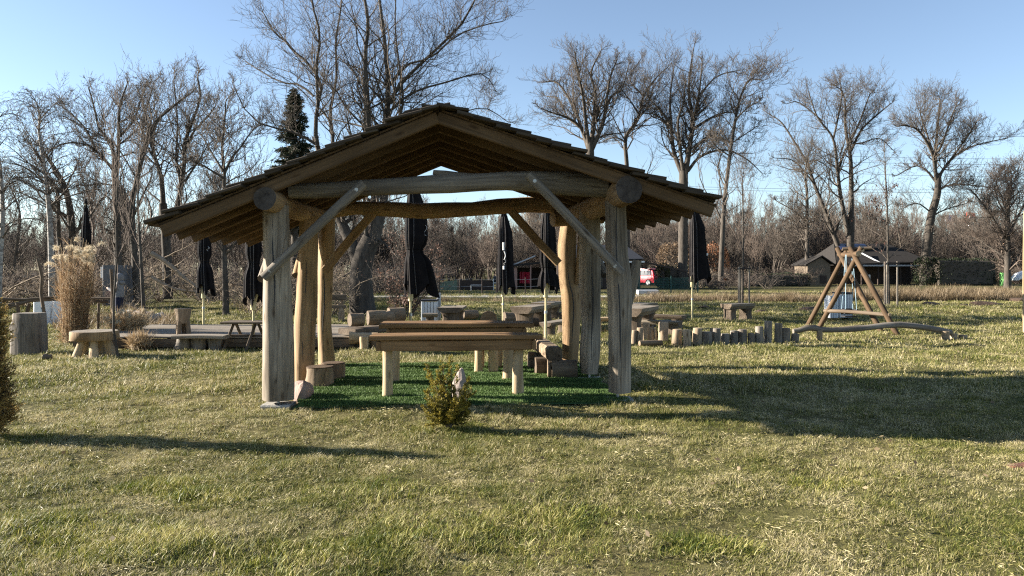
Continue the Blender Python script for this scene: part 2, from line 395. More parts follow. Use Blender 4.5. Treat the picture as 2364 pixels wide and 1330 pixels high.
for (y0, y1, dens, k0, s) in ((3.3, 5., 520, 0, .74), (5., 7, 380, 0, .84), (7, 9.5, 250, 0, .98), (9.5, 15.5, 110, 4, 1.1), (15.5, 24, 50, 4, 1.55), (24, 36.2, 24, 4, 2.1), (41.3, 52, 5, 4, 2.6)):
    x, y = wedge(y0, y1, dens)
    edge_ = rg.uniform(0, .13, len(x)); keep = ~(inpav(x, y, .12, 4.25, -.32, 3.65) & inpav(x+edge_, y, .22, 4.2, -.27, 3.6) & inpav(x-edge_, y, .22, 4.2, -.27, 3.6) & inpav(x, y-edge_, .1, 4.3, -.24, 3.7) & inpav(x, y+edge_, .1, 4.3, -.4, 3.55)) & ~((x > DECK[0]) & (x < DECK[1]) & (y > DECK[2]) & (y < DECK[3]))
    d = np.sin(2.1*x+1.3*np.sin(1.7*y))*np.sin(2.6*y+.9*x)+.6*np.sin(6.1*x+.4)*np.sin(5.3*y)
    
    for bx_, by_, br_ in ((1300, 1232, .22), (1575, 1208, .28), (1530, 1292, .3), (700, 1225, .2), (1010, 1210, .15), (2210, 1235, .2), (1900, 1180, .2), (420, 1290, .2), (2240, 1315, .15), (900, 1040, .15), (1560, 1075, .25)):
        g_ = gnd(bx_, by_); keep &= (((x-g_.x)/1.7)**2+(y-g_.y)**2 > br_**2*rg.uniform(.3, 1.3, len(x))) | (rg.uniform(size=len(x)) < .45)
    keep &= (rg.uniform(size=len(x)) < np.clip(.95+.35*d, .25, 1)); x, y, d = x[keep], y[keep], d[keep]
    allx.append(x); ally.append(y); pick.append(rg.integers(k0, k0+4, len(x)))
    q = s*rg.uniform(.7, 1.2, len(x))*(1+.15*d); c_ = np.sin(23*x+2.1*np.sin(17*y))*np.sin(27*y+1.7*np.sin(19*x)); scl.append(np.stack([q, q, q*rg.uniform(.5, 1.15, len(x))*np.clip(.95+.75*c_, .3, 1.8)*(.85 if s > 1.2 else 1)], 1))
# the lush clumps of the foreground
for (px, py, rr, n, s) in ((375, 1112, .22, 70, 1.5), (480, 1140, .25, 80, 1.35), (90, 1235, .5, 150, 1.35), (330, 1260, .35, 110, 1.35), (1300, 1185, .3, 60, 1.3), (1120, 1240, .5, 130, 1.2), (880, 1140, .4, 70, 1.25), (1640, 1255, .2, 50, 1.4), (960, 1230, .4, 90, 1.3), (1040, 985, .25, 60, 1.1), (640, 1300, .4, 100, 1.3), (1880, 1110, .3, 40, 1.2)):
    g_ = gnd(px, py); a = rg.uniform(0, 6.283, n); r = rr*np.sqrt(rg.uniform(size=n))
    allx.append(g_.x+r*np.cos(a)*1.6); ally.append(g_.y+r*np.sin(a)); pick.append(rg.integers(8, 11, n)); q = s*rg.uniform(.8, 1.2, n)*(1.15-.5*r/rr); scl.append(np.stack([q, q, q], 1))
ax, ay, pk, sc_ = np.concatenate(allx), np.concatenate(ally), np.concatenate(pick), np.concatenate(scl)
GM2 = grassmat('lush grass', ((.072, .10, .013), (.165, .18, .027)), ((.28, .265, .055), (.44, .385, .16)), .46)
kits = kit('grass_blades', [(11+i, 52, .075, .044, .0056, .5+.2*i) for i in range(4)]+[(31+i, 38, .14, .05, .010, .7, 1) for i in range(4)], GM)+kit('lush_blades', [(51+i, 44, .08, .052, .0055, .75) for i in range(3)], GM2)
# pale dead blades lying on the sward
rs = np.random.default_rng(71); strawkit = []
for i in range(3):
    m_ = 26; a = rs.uniform(0, 6.283, m_); P_ = np.stack([rs.normal(0, .09, m_), rs.normal(0, .09, m_), rs.uniform(.012, .042, m_)], 1)
    V_, Q_ = leafmesh(P_, np.stack([np.cos(a), np.sin(a), rs.normal(.05, .28, m_)], 1), rs.uniform(.03, .085, m_), rs.uniform(.004, .0075, m_), rs); strawkit.append(npmesh('straw_blades', V_, Q_, GM, attrs={'tone': np.repeat(rs.uniform(.45, 1.15, m_), 4)}))
kits += strawkit
for (y0, y1, dens, s) in ((3.3, 7, 45, .6), (7, 14, 16, .8)):
    x, y = wedge(y0, y1, dens); k_ = ~inpav(x, y, .1, 4.3, -.35, 3.7); k_ &= rs.uniform(size=len(x)) < .35+.65*(np.sin(1.3*x+.7*y)*np.sin(1.1*y-.4*x) > -.2); x, y = x[k_], y[k_]
    ax = np.concatenate([ax, x]); ay = np.concatenate([ay, y]); pk = np.concatenate([pk, rs.integers(11, 14, len(x))]); sc_ = np.concatenate([sc_, np.repeat(s*rs.uniform(.8, 1.2, (len(x), 1)), 3, 1)])
n = len(ax)
gs_ = scatter('grass', np.stack([ax, ay, gz(ax, ay)], 1), np.stack([rg.normal(0, .10, n), rg.normal(0, .10, n), rg.uniform(0, 6.283, n)], 1), sc_, pk, kits)
tag(gs_, 'short winter grass, straw and green mixed, covering the meadow', 'grass', kind='stuff')
#==PART2==
# ------------------------------------------------------------------ pavilion
pav = thing('pavilion', 'open log pavilion with a stepped wooden shingle roof on six thick posts', 'pavilion', pv(2, 1.8, 0))
def part(mb, name, mats, parent=pav): return mb.build(name, mats, parent)
RU, RZ = 1.88, 3.30                                   # ridge
UL, UR = -1.12, 5.03; ZL, ZR = 2.0, 2.265              # rafter tips
RV = [-.47, .05, .6, 1.2, 1.8, 2.4, 2.98]           # rafters along the depth
def rz(u): return RZ-(RZ-ZL)*(RU-u)/(RU-UL) if u < RU else RZ-(RZ-ZR)*(u-RU)/(UR-RU)
# posts: (u, v, bottom z, top z, list of (dz, du, radius))
posts = [(.02, 0, .075, 2.33, [(0, .0, .18), (.25, 0, .175), (.5, -.01, .172), (.75, -.02, .15), (1, -.03, .15)]),
         (4.05, 0, .10, 2.42, [(0, .02, .13), (.2, .02, .135), (.45, .025, .142), (.56, .015, .145), (.75, -.02, .127), (1, -.03, .122)]),
         (.0, 1.72, .03, 2.33, [(0, -.01, .145), (.3, 0, .15), (.55, .03, .145), (.8, .05, .135), (1, .06, .135)]),
         (4.02, 1.7, .09, 2.45, [(0, 0, .115), (.12, .01, .14), (.3, .03, .125), (.6, .01, .15), (1, .0, .14)]),
         (.02, 3.35, .03, 2.40, [(0, .02, .13), (.3, -.02, .11), (.6, 0, .115), (.8, .02, .125), (1, .03, .125)]),
         (4.0, 3.3, .04, 2.30, [(0, 0, .135), (.2, .02, .14), (.45, .03, .155), (.65, -.04, .14), (.85, -.05, .15), (1, -.02, .13)])]
for i, (u, v, z0, z1, pr) in enumerate(posts):
    mb = MB(); K = 14; pts = []; rad = []
    for j in range(K+1):
        t = j/K
        for a, b in zip(pr, pr[1:]):
            if a[0] <= t <= b[0]:
                s = (t-a[0])/(b[0]-a[0]); s = s*s*(3-2*s); du = a[1]+(b[1]-a[1])*s; r = a[2]+(b[2]-a[2])*s; break
        pts.append(pv(u+du, v, z0+(z1-z0)*t)); rad.append(r*(1+.025*math.sin(9*t+i*2)))
    mb.tube(pts, rad, 28, 0, 1, .03, fac=-(.5, .42, .55, .35, .6, .45)[i])
    front = i < 2
    if i == 1:                                        # the sawn branch stub of the right front post
        mb.log(pv(u+.10, v, 1.18), pv(u+.235, v-.02, 1.70), .085, .06, 10, 5, .06, 0, 1)
    if i == 5: mb.log(pv(u+.12, v-.12, 1.35), pv(u+.16, v-.12, 2.2), .06, .035, 8, 5, .05)
    p = part(mb, 'post', [M['post'] if i in (0, 1, 3) else M['honey'], M['endgrain']])
    if i == 5: tag(p, 'honey coloured rear post with a wavy outline')
    # a long drying crack, cut as a dark sliver into the front of the post
    c = MB(); zc0, zc1 = (1.15, 2.28) if i == 0 else (.35, 2.4) if i == 1 else (.3, 1.7)
    fr = pr[-2][2]*.99
    def crk(t): return .012*math.sin(7*t+i)+(-.0 if i != 1 else -.03)
    cp = []
    for j in range(9):
        t = j/8; zz = zc0+(zc1-zc0)*t; tt = (zz-z0)/(z1-z0)
        for a, b in zip(pr, pr[1:]):
            if a[0] <= tt <= b[0]: s = (tt-a[0])/(b[0]-a[0]); s = s*s*(3-2*s); du = a[1]+(b[1]-a[1])*s; r = a[2]+(b[2]-a[2])*s; break
        cp.append(pv(u+du+crk(t), v-r*1.0, zz))
    c.tube(cp, [.001+.0095*math.sin(math.pi*(.06+.9*j/8)) for j in range(9)], 5); c.build('drying_crack', M['dark'], p)
    pl = MB(); pl.box(pv(u, v, 0)+Vector((-.16, -.15, -.05)), pv(u, v, 0)+Vector((.17, .15, .028)), ch=.02); pl.build('footing_slab', M['concrete'], p)
    if z0 > .05:
        rd = MB(); rd.tube([pv(u, v, .02), pv(u, v, z0+.06)], .017, 8); rd.build('steel_foot', M['metal'], p)
# purlins along the depth
def purlin(u0, z0, r, u1, z1):
    mb = MB(); mb.log(pv(u0, -.56, z0), pv(u1, 3.6, z1), r, r*1.05, 18, 12, .03, 0, 1, .03); part(mb, 'purlin', [M['honey'], M['endgrain']])
purlin(.0, 2.365, .122, .02, 2.45); purlin(4.05, 2.50, .155, 3.98, 2.45)
# tie beams: naturally crooked trunks
mb = MB(); pts = []; rad = []
for x, y, w in ((668, 441, 34), (730, 440, 36), (800, 436, 36), (880, 432, 38), (960, 428, 40), (1040, 424, 44), (1110, 421, 40), (1170, 418, 42), (1240, 420, 48), (1310, 424, 54), (1370, 428, 54), (1400, 430, 52)):
    Yd = 8.62+(x-640)/780*.34+.1; p = at(x, y, Yd); pts.append(p); rad.append(w/2/F*Yd)
mb.tube(pts, rad, 16, 0, 1, .03)
Yd = 8.9; mb.tube([at(1090, 412, Yd), at(1058, 408, Yd), at(1028, 403, Yd), at(1000, 398, Yd)], [.06, .055, .048, .03], 10, 0, 1, .05)
part(mb, 'tie_beam', [M['grey'], M['endgrain']])
mb = MB(); pts = []; rad = []
for x, y, w in ((700, 487, 30), (760, 487, 34), (820, 480, 30), (900, 483, 34), (980, 487, 36), (1030, 485, 36), (1090, 483, 32), (1150, 477, 36), (1220, 473, 36), (1290, 474, 38), (1340, 476, 38)):
    Yd = 11.9+(x-640)/780*.34; p = at(x, y, Yd); pts.append(p); rad.append(w/2/F*Yd)
mb.tube(pts, rad, 14, 0, 1, .035); part(mb, 'tie_beam', [M['honey'], M['endgrain']])
mb = MB(); Yd = 12.1; mb.log(at(1276, 506, Yd-.1), at(1390, 500, Yd+.2), .125, .12, 14, 6, .04, 0, 1); part(mb, 'bolster', [M['honey'], M['honey']])
mb = MB(); Yd = 11.6; mb.log(at(668, 478, Yd-.3), at(740, 490, Yd+.1), .15, .13, 14, 6, .04, 0, 1); part(mb, 'bolster', [M['honey'], M['honey']])
# braces
def brace(p0, p1, w, h, mat, bolts=True, logk=False):
    mb = MB()
    if logk: mb.log(p0, p1, w/2, w*.5, 10, 6, .05, 0, 1, .015)
    else: mb.beam(p0, p1, h, w, Vector((0, -1, 0)).cross(Vector(p1)-Vector(p0)), .022, 0, 1, 5, .01)
    o = part(mb, 'brace', [mat, M['endgrain']])
    if bolts:
        for t in (.07, .93):
            b = MB(); q = Vector(p0).lerp(Vector(p1), t)+Vector((0, -h/2-.002, 0))
            b.tube([q+Vector((0, .004, 0)), q+Vector((0, -.006, 0))], .021, 12); b.tube([q+Vector((0, -.005, 0)), q+Vector((0, -.016, 0))], .009, 6)
            b.build('bolt', M['bolt'], o)
Yf = 8.43; brace(at(609, 641, Yf), at(841, 424, Yf+.1), .115, .10, M['grey'], True, True)
Yf = 8.72; brace(at(1219, 403, Yf-.05), at(1433, 630, Yf+.05), .11, .098, M['grey'], True, True)
Yb = 11.75; brace(at(750, 625, Yb), at(862, 492, Yb+.05), .13, .07, M['honey'], False); brace(at(1290, 608, 11.95), at(1180, 487, 11.9), .13, .07, M['honey'], False)
brace(pv(-.17, .02, 1.48), pv(-.07, 1.0, 2.33), .12, .1, M['grey'], False, True)
brace(pv(-.13, 1.75, 1.5), pv(-.05, 2.7, 2.36), .11, .1, M['honey'], False, True)
brace(pv(4.25, 1.72, 1.5), pv(4.12, 2.6, 2.38), .11, .1, M['grey'], False, True)
# rafters
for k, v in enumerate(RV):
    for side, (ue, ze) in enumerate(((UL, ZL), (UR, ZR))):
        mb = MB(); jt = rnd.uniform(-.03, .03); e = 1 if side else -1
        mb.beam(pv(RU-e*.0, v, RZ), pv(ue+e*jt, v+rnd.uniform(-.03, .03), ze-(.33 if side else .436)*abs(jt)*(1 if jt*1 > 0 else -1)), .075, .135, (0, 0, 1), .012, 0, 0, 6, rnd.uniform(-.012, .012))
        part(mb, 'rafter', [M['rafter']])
# boards under the shingles, then the shingles: wooden slabs lying in stepped courses
V0, V1 = -.60, 3.45
mb = MB(); sh = MB()
for side in (0, 1):
    e = 1 if side else -1; ue, ze = ((UL-.03, ZL-.013), (UR+.03, ZR-.01))[side]
    du, dz = abs(ue-RU), RZ-ze; Ls = math.hypot(du, dz); sx, sz = du/Ls, dz/Ls
    def on(s, v, h): return pv(RU+e*(sx*s+sz*h), v, RZ-sz*s+sx*h)
    s = .02
    while s < Ls-.02:
        w = min(rnd.uniform(.12, .19), Ls-s); 
        mb.beam(on(s+w/2, V0+.07+rnd.uniform(0, .03), .080), on(s+w/2, V1-.04, .080), w-.003, .02, UX*(e*sz)+Vector((0, 0, sx)), .002); s += w
    k = 0; s = .10; ex = .232
    while s < Ls+.12:
        v = V0-rnd.uniform(0, .06)
        while v < V1:
            w = rnd.uniform(.10, .21); w = min(w, V1+.05-v); th = rnd.uniform(.026, .04); l = .40+rnd.uniform(-.02, .03)
            lo = s+rnd.uniform(-.022, .03); up_ = max(lo-l, .0)
            sh.beam(on(up_, v+w/2, .100+rnd.uniform(0, .006)), on(lo, v+w/2+rnd.uniform(-.006, .006), .150+rnd.uniform(-.016, .018)), w*.985, th*1.05, UX*(e*sz)+Vector((0, 0, sx)), .006)
            v += w
        s += ex; k += 1
v = V0-.05                                             # ridge boards
while v < V1:
    w = rnd.uniform(.25, .45); 
    for e in (-1, 1):
        sx, sz = (.917, .40) if e < 0 else (.949, .313)
        jz = rnd.uniform(-.012, .012); sh.beam(pv(RU-e*.01, v+w/2, RZ+.108+jz), pv(RU+e*.19, v+w/2, RZ+.108+jz-.19*sz/sx+.03), w*.98, .035, UX*(e*sz)+Vector((0, 0, sx)), .006)
    v += w
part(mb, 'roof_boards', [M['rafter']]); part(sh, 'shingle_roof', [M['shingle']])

# ------------------------------------------------------------------ artificial turf under the roof
nu, nv = 130, 120
uu, vv = np.meshgrid(np.linspace(TURF[0], TURF[1], nu), np.linspace(TURF[2], TURF[3], nv))
def tz(u, v): return .021+.012*np.sin(13*v+1.6*np.sin(2.1*u)+.7*np.sin(5*u))*np.clip(.6+.6*np.sin(1.3*u+2*v), 0, 1)+.006*np.sin(23*v+3*np.sin(1.7*u+1))
edge = np.minimum(np.minimum(uu-TURF[0], TURF[1]-uu), np.minimum(vv-TURF[2], TURF[3]-vv))
zz = tz(uu, vv)*np.clip(edge/.08, 0, 1)+.004
gx, gy_ = U0.x+UX.x*uu+VX.x*vv, U0.y+UX.y*uu+VX.y*vv
ii = (np.arange(nv-1)[:, None]*nu+np.arange(nu-1)[None]).ravel()
tb = plain('turf backing', (.03, .075, .02), .95, scale=30)
turf = thing('artificial_turf', 'bright green artificial turf mat lying rumpled under the pavilion', 'turf mat', pv(2.1, 1.6, 0))
npmesh('backing', np.stack([gx, gy_, zz], -1).reshape(-1, 3), np.stack([ii, ii+1, ii+nu+1, ii+nu], 1), tb, turf, smooth=True)
rg2 = np.random.default_rng(12); n = 120000
u, v = rg2.uniform(TURF[0]+.02, TURF[1]-.02, n), rg2.uniform(TURF[2]+.02, TURF[3]-.02, n)
u = np.clip(u+.05*np.sin(7*v+3), TURF[0], TURF[1])
P_ = np.stack([U0.x+UX.x*u+VX.x*v, U0.y+UX.y*u+VX.y*v, tz(u, v)-.002], 1)
D_ = np.stack([rg2.normal(0, .45, n)+.15, rg2.normal(0, .45, n)-.2, np.full(n, 1.)], 1)
V_, Q_ = leafmesh(P_, D_, rg2.uniform(.022, .042, n), rg2.uniform(.005, .008, n), rg2)
npmesh('pile', V_, Q_, leafmat('turf pile', [(.045, .085, .02), (.085, .145, .036), (.15, .215, .07)], .15, 2.5), turf)

# ------------------------------------------------------------------ furniture under the roof
def table(u0, u1, v0, v1, z, ap, label, legs, inset):
    t = thing('wooden_table', label, 'table', pv((u0+u1)/2, (v0+v1)/2, 0), 'long oak tables under the pavilion roof')
    mb = MB(); n_ = 2
    for k in range(n_):
        a = v0+(v1-v0)*k/n_; b = v0+(v1-v0)*(k+1)/n_-.006
        mb.beam(pv(u0+.012*k, (a+b)/2, z-.03), pv(u1-.02*k, (a+b)/2, z-.03-.006*k), b-a, .06, (0, 0, 1), .014, 0, 1, 8, .006)
    mb.build('tabletop', [M['table'], M['table']], t)
    mb = MB(); m = inset
    mb.beam(pv(u0+m, v0+.06, z-.06-ap/2), pv(u1-m, v0+.06, z-.06-ap/2), .045, ap, (0, 0, 1), .008, 0, 0, 6, -.008)
    mb.beam(pv(u0+m, v1-.06, z-.062-ap/2), pv(u1-m, v1-.06, z-.062-ap/2), .045, ap, (0, 0, 1), .008)
    for uu_ in (u0+m-.026, u1-m+.026): mb.beam(pv(uu_, v0+.02, z-.064-ap/2), pv(uu_, v1-.02, z-.064-ap/2), .05, ap-.01, (0, 0, 1), .01)
    mb.build('apron', M['table'], t)
    for lu, lv, r in legs:
        mb = MB(); mb.log(pv(lu, lv, -.03), pv(lu+rnd.uniform(-.02, .02), lv, z-.065), r*1.08, r, 14, 7, .05, 0, 0, .01); mb.build('leg', M['leg'], t)
    return t
def uv(p): d = Vector(p)-U0; return d.dot(UX), d.dot(VX)
a0, a1 = uv(at(853, 782, 9.0)), uv(at(1251, 782, 9.25))
l0, l1 = uv(gnd(893, 919)), uv(gnd(1196, 914))
table(a0[0], a1[0], a0[1]-.03, a0[1]+.42, .785, .125, 'oak table nearest the front, its two pale log legs in full view', [(l0[0], l0[1]+.02, .06), (l1[0], l0[1]+.02, .066)], .13)
l2, l3 = uv(gnd(913, 885)), uv(gnd(1172, 879))
table(a0[0], a1[0]+.03, l2[1]-.16, l2[1]+.5, .835, .12, 'second oak table, half hidden behind the table nearest the front', [(l2[0], l2[1], .055), (l3[0], l2[1]+.05, .07)], .15)
# log chair with a rounded back behind the tables
q = gnd(1125, 862); ch = thing('log_chair', 'chunky log chair with a rounded back behind the oak tables', 'chair', q)
for dx, dy, r in ((-.13, 0, .062), (.09, .02, .07), (.17, .55, .06), (-.12, .5, .06)):
    mb = MB(); mb.log(q+Vector((dx, dy, -.02)), q+Vector((dx, dy, .42)), r*1.05, r, 12, 5, .05); mb.build('leg', M['leg'], ch)
mb = MB(); mb.box(q+Vector((-.22, -.08, .42)), q+Vector((.26, .6, .5)), ch=.02); mb.build('seat', M['table'], ch)
mb = MB(); bx = q+Vector((.0, .56, .5)); pr = [(-.13, 0), (.13, 0), (.14, .25), (.12, .36), (.06, .41), (-.02, .42), (-.09, .39), (-.13, .31)]
mb.poly([bx+Vector((a, 0, b)) for a, b in pr], .08, 0, (0, 1, 0)); mb.build('backrest', M['stump'], ch)
# left: two stumps and a rock
for (x, y, w, h, lab) in ((731, 897, .185, .265, 'pale barked tree stump seat beside the reddish rock'), (763, 881, .165, .24, 'redder stump seat standing behind the pale one by the left posts')):
    q = gnd(x, y)+Vector((0, .16, 0)); st = thing('stump_seat', lab, 'stump', q, 'stump seats by the left posts')
    mb = MB(); mb.log(q+Vector((0, 0, -.03)), q+Vector((0, 0, h)), w*1.04, w, 20, 6, .035); mb.build('bark_block', M['stump'], st)
    mb = MB(); mb.tube([q+Vector((0, 0, h-.004)), q+Vector((0, 0, h+.012))], [w*.97, w*.95], 20, 0, 0, .03); mb.build('sawn_top', M['pole'], st)
import bmesh
def rock(name, label, c, size, mat, seed, cat='rock', group=None):
    bm = bmesh.new(); bmesh.ops.create_icosphere(bm, subdivisions=3, radius=1); r = random.Random(seed)
    pl = [Vector((r.gauss(0, 1), r.gauss(0, 1), r.gauss(0, 1))).normalized() for _ in range(11)]; dd = [r.uniform(.6, .95) for _ in pl]
    for v_ in bm.verts:
        n_ = v_.co.normalized(); t = 1.15
        for p_, d_ in zip(pl, dd):
            c_ = n_.dot(p_)
            if c_ > .05: t = min(t, d_/c_)
        t *= 1+.03*math.sin(9*n_.x+seed)*math.sin(8*n_.y+2*n_.z); v_.co = Vector((n_.x*t*size[0], n_.y*t*size[1], n_.z*t*size[2]))
    me = bpy.data.meshes.new(name); bm.to_mesh(me); bm.free(); me.materials.append(mat)
    o = link(name, me, None, c); tag(o, label, cat, group); return o
rock('boulder', 'reddish brown rock leaning at the foot of the left front post', gnd(690, 926)+Vector((.02, .12, .09)), (.135, .17, .20), M['rock'], 5)
rock('pale_stone', 'pale upright stone half hidden behind the small yellow-green conifer', gnd(1056, 938)+Vector((0, .05, .16)), (.10, .12, .27), M['palerock'], 9)
# right: squared log bench and the round log under it
q0, q1 = at(1280, 820, 10.75), at(1238, 800, 12.5); q0.z = .37; q1.z = .37
be = thing('squared_log_bench', 'squared log bench with two saw grooves by the right posts', 'bench', (q0.x, q0.y, 0))
mb = MB(); d = (q1-q0)
cuts = [0, .20, .215, .31, .325, 1]
for a, b in ((0, .20), (.207, .31), (.317, 1.0)): mb.beam(q0+d*a, q0+d*b, .23, .19, (0, 0, 1), .03, 0, 1, 4)
mb.beam(q0+d*.1, q0+d*.9, .18, .15, (0, 0, 1), .03); mb.build('seat', [M['stump'], M['darklog']], be)
for a in (.22, .62):
    mb = MB(); c = q0+d*a; mb.log(Vector((c.x-.22, c.y, .13)), Vector((c.x+.18, c.y+.05, .13)), .14, .13, 12, 4, .05); mb.build('support', M['darklog'], be)
q = gnd(1300, 878)+Vector((0, .14, .135)); lg = MB()
lg.log(q+Vector((-.17, 0, 0)), q+Vector((.2, .03, 0)), .145, .14, 18, 5, .03, 0, 1); lg.log(q+Vector((-.215, .02, 0)), q+Vector((-.175, .02, 0)), .14, .14, 18, 3, .03, 0, 1)
tag(lg.build('round_log', [M['darklog'], M['stump']], origin=q), 'thick round log lying beside the right middle post', 'log')
#==PART3==
# ------------------------------------------------------------------ small conifers
def conifer_bush(name, label, c, shoots, mat, nl, ll, lw, seed, up=.45):
    rg = np.random.default_rng(seed); t = thing(name, label, 'shrub', c); segs = []; P = []; D = []
    for (dx, dy, dz, bx, by, bz, spread) in shoots:
        a = np.array([bx, by, bz]); b = np.array([dx, dy, dz]); prev = a
        for j in range(1, 9):
            s = j/8; q = a+(b-a)*s+np.array([0, 0, .06*math.sin(math.pi*s)])+rg.normal(0, .006, 3); segs.append((*prev, *q, .008*(1.1-s)+.001, .008*(1.0-s)+.001)); prev = q
        ns = int(22*np.linalg.norm(b-a)/.45)+4                     # side sprays with needles
        for _ in range(ns):
            s = rg.uniform(.12, 1); q = a+(b-a)*s; w = spread*(1-.75*s*s)
            d = np.array([rg.normal(), rg.normal(), rg.normal()*.5+up]); d /= np.linalg.norm(d); ln = w*rg.uniform(.5, 1.2)
            e = q+d*ln+np.array([0, 0, .25*ln]); segs.append((*q, *e, .003, .001))
            m = max(6, int(nl*ln/.1)); tt = rg.uniform(.05, 1.05, m)[:, None]
            P.append(q+(e-q)*tt+rg.normal(0, .006, (m, 3))); D.append(d*.7+rg.normal(0, .55, (m, 3))+np.array([0, 0, .3]))
    c_ = np.array(c); V, Q = segmesh(segs); npmesh('stems', V+c_, Q, M['twig'], t)
    P = np.concatenate(P); D = np.concatenate(D); n = len(P)
    V, Q = leafmesh(P, D, ll*rg.uniform(.6, 1.3, n), lw*rg.uniform(.7, 1.2, n), rg); npmesh('needles', V+c_, Q, mat, t)
    return t
yew = leafmat('yellow green needles', [(.045, .05, .012), (.11, .10, .018), (.25, .20, .03), (.36, .27, .045)], .3, 6.)
c = gnd(1036, 990); rb = random.Random(4); sh = []
for px, py, dy in ((982, 838, .02), (1010, 850, -.05), (1022, 832, .05), (1040, 826, 0), (1056, 845, .08), (1000, 880, -.1), (1030, 870, -.12), (985, 905, .1), (1085, 872, .05), (1072, 900, -.08), (1093, 900, .1), (1060, 925, -.15), (980, 940, -.12), (1000, 925, -.2), (1085, 935, .12), (1018, 930, -.2), (1012, 900, .15), (1045, 955, -.2), (978, 965, 0), (1080, 955, -.1)):
    p = at(px, py, c.y+dy)-c; sh.append((p.x, dy, p.z, rb.uniform(-.03, .03), rb.uniform(-.03, .03), .02, .065 if py < 875 else .14))
conifer_bush('small_conifer', 'small yellow-green conifer with ragged shoots in front of the pavilion', c, sh, yew, 105, .022, .0075, 8)
rus = leafmat('rusty needles', [(.06, .045, .02), (.18, .125, .045), (.36, .24, .085), (.30, .25, .08)], .3, 5.)
c = gnd(-26, 1010); sh = []
for _ in range(60):
    z = rb.uniform(.05, 1.25); w = .25*(1-.8*(z/1.3))+.02; a = rb.uniform(0, 6.283); r = w*math.sqrt(rb.uniform(.2, 1)); sh.append((r*math.cos(a), r*math.sin(a), z+.1, .15*r*math.cos(a), .15*r*math.sin(a), max(0, z-.35), .17))
conifer_bush('brown_conifer', 'rusty brown conifer cut off by the left edge of the photo', c, sh, rus, 34, .026, .009, 18)

# ------------------------------------------------------------------ playground: palisade, balance beam, swing
pal = [(1464, 12, 763, 790, 'thin short log at the left end of the palisade row'), (1478, 16, 757, 790, 'second palisade log from the left, brown sided'), (1495, 18, 746, 786, 'tall pale palisade log standing third from the left'),
 (1505, 13, 755, 786, 'slim palisade log just behind the lying log'), (1515, 8, 758, 786, 'thinnest post of the palisade row'), (1522, 9, 755, 786, 'thin pale post touching the tall broad log'),
 (1533, 23, 744, 788, 'tall broad log closing the left cluster of the palisade'), (1565, 24, 761, 793, 'broad log right after the gap in the palisade row'), (1589, 19, 762, 795, 'log with a pale top, second after the gap in the palisade'),
 (1604, 9, 764, 790, 'thin log set back between two broader palisade logs'), (1613, 23, 758, 793, 'broad palisade log third after the gap'), (1636, 26, 767, 793, 'wide squat log in the middle of the palisade'), (1644, 9, 759, 789, 'thin post peeping out behind the wide squat log'),
 (1657, 18, 759, 793, 'palisade log just right of the wide squat one'), (1677, 20, 771, 792, 'lowest dark log of the middle of the palisade'), (1697, 18, 764, 792, 'slanted topped palisade log left of the pale spotted one'),
 (1716, 21, 761, 792, 'palisade log with a pale sunlit spot on its top'), (1738, 17, 770, 792, 'low log left of the rising steps of the palisade'), (1756, 19, 754, 792, 'log one step below the tallest of the palisade'),
 (1775, 18, 742, 791, 'tallest log of the whole palisade row'), (1800, 19, 747, 791, 'second tallest log, right of the tallest palisade log'), (1818, 19, 758, 791, 'palisade log stepping down towards the balance beam'), (1838, 19, 771, 791, 'short log carrying the left end of the balance beam')]
for x, w, y0, y1, lab in pal:
    q = gnd(x, y1); h = (y1-y0)/F*q.y; r = w/2/F*q.y*.97; q.y += r
    lean = Vector((rnd.uniform(-.02, .02), rnd.uniform(-.02, .02), 0)); mb = MB()
    mb.tube([q+Vector((0, 0, -.05)), q+Vector((0, 0, h*.5))+lean*.5, q+Vector((0, 0, h-.02))+lean, q+Vector((0, 0, h))+lean], [r*1.03, r, r*.98, r*.9], 14, 0, 0, .04)
    tag(mb.build('palisade_log', [M['pal'] if x < 1620 else M['grey']], origin=q), lab, 'log', 'palisade logs in the playground')
q = gnd(1503, 799); mb = MB(); mb.log(q+Vector((-.24, 0, .055)), q+Vector((.25, .12, .06)), .06, .055, 12, 6, .07); tag(mb.build('lying_log', M['stump'], origin=q), 'thin log lying on the grass in front of the palisade', 'log')
Yb = 16.7; mb = MB(); bx = [(1831, 765, 7), (1845, 763, 7.5), (1863, 757, 8.5), (1880, 757, 9), (1894, 761, 8), (1920, 762, 7.5), (1943, 761, 8), (1975, 759, 9), (2000, 757, 8), (2040, 752, 8.5), (2077, 750, 9), (2110, 753, 8.5), (2143, 757, 8), (2170, 762, 8), (2195, 768, 8)]
bb = thing('balance_beam', 'crooked balance beam trunk running right from the palisade', 'beam', gnd(2000, 784))
mb.tube([at(x, y, Yb+.0008*(x-1831)) for x, y, r in bx], [r*.86/F*Yb for x, y, r in bx], 12, 0, 0, .06); mb.build('trunk', M['grey'], bb)
mb = MB(); p = at(1892, 764, Yb); mb.log((p.x, p.y, -.03), (p.x, p.y, .22), .07, .06, 10); mb.build('support', M['pal'], bb)
for x, y, w, h, lab in ((2188, 784, 18, 19, 'stub log propping up the right end of the balance beam'), (2207, 783, 17, 12, 'low stub log next to the propping one'), (2229, 783, 19, 9, 'lowest stub log, farthest right beyond the balance beam')):
    q = gnd(x, y); r = w/2/F*q.y; mb = MB(); mb.log(q+Vector((0, r, -.04)), q+Vector((0, r, h/F*q.y)), r, r*.95, 14, 4, .04)
    tag(mb.build('stub_log', [M['pal']], origin=q), lab, 'log', 'stub logs at the end of the balance beam')
sw = thing('swing', 'A-frame log swing with a dark baby seat on light blue ropes', 'swing', (8.75, 19.3, 0))
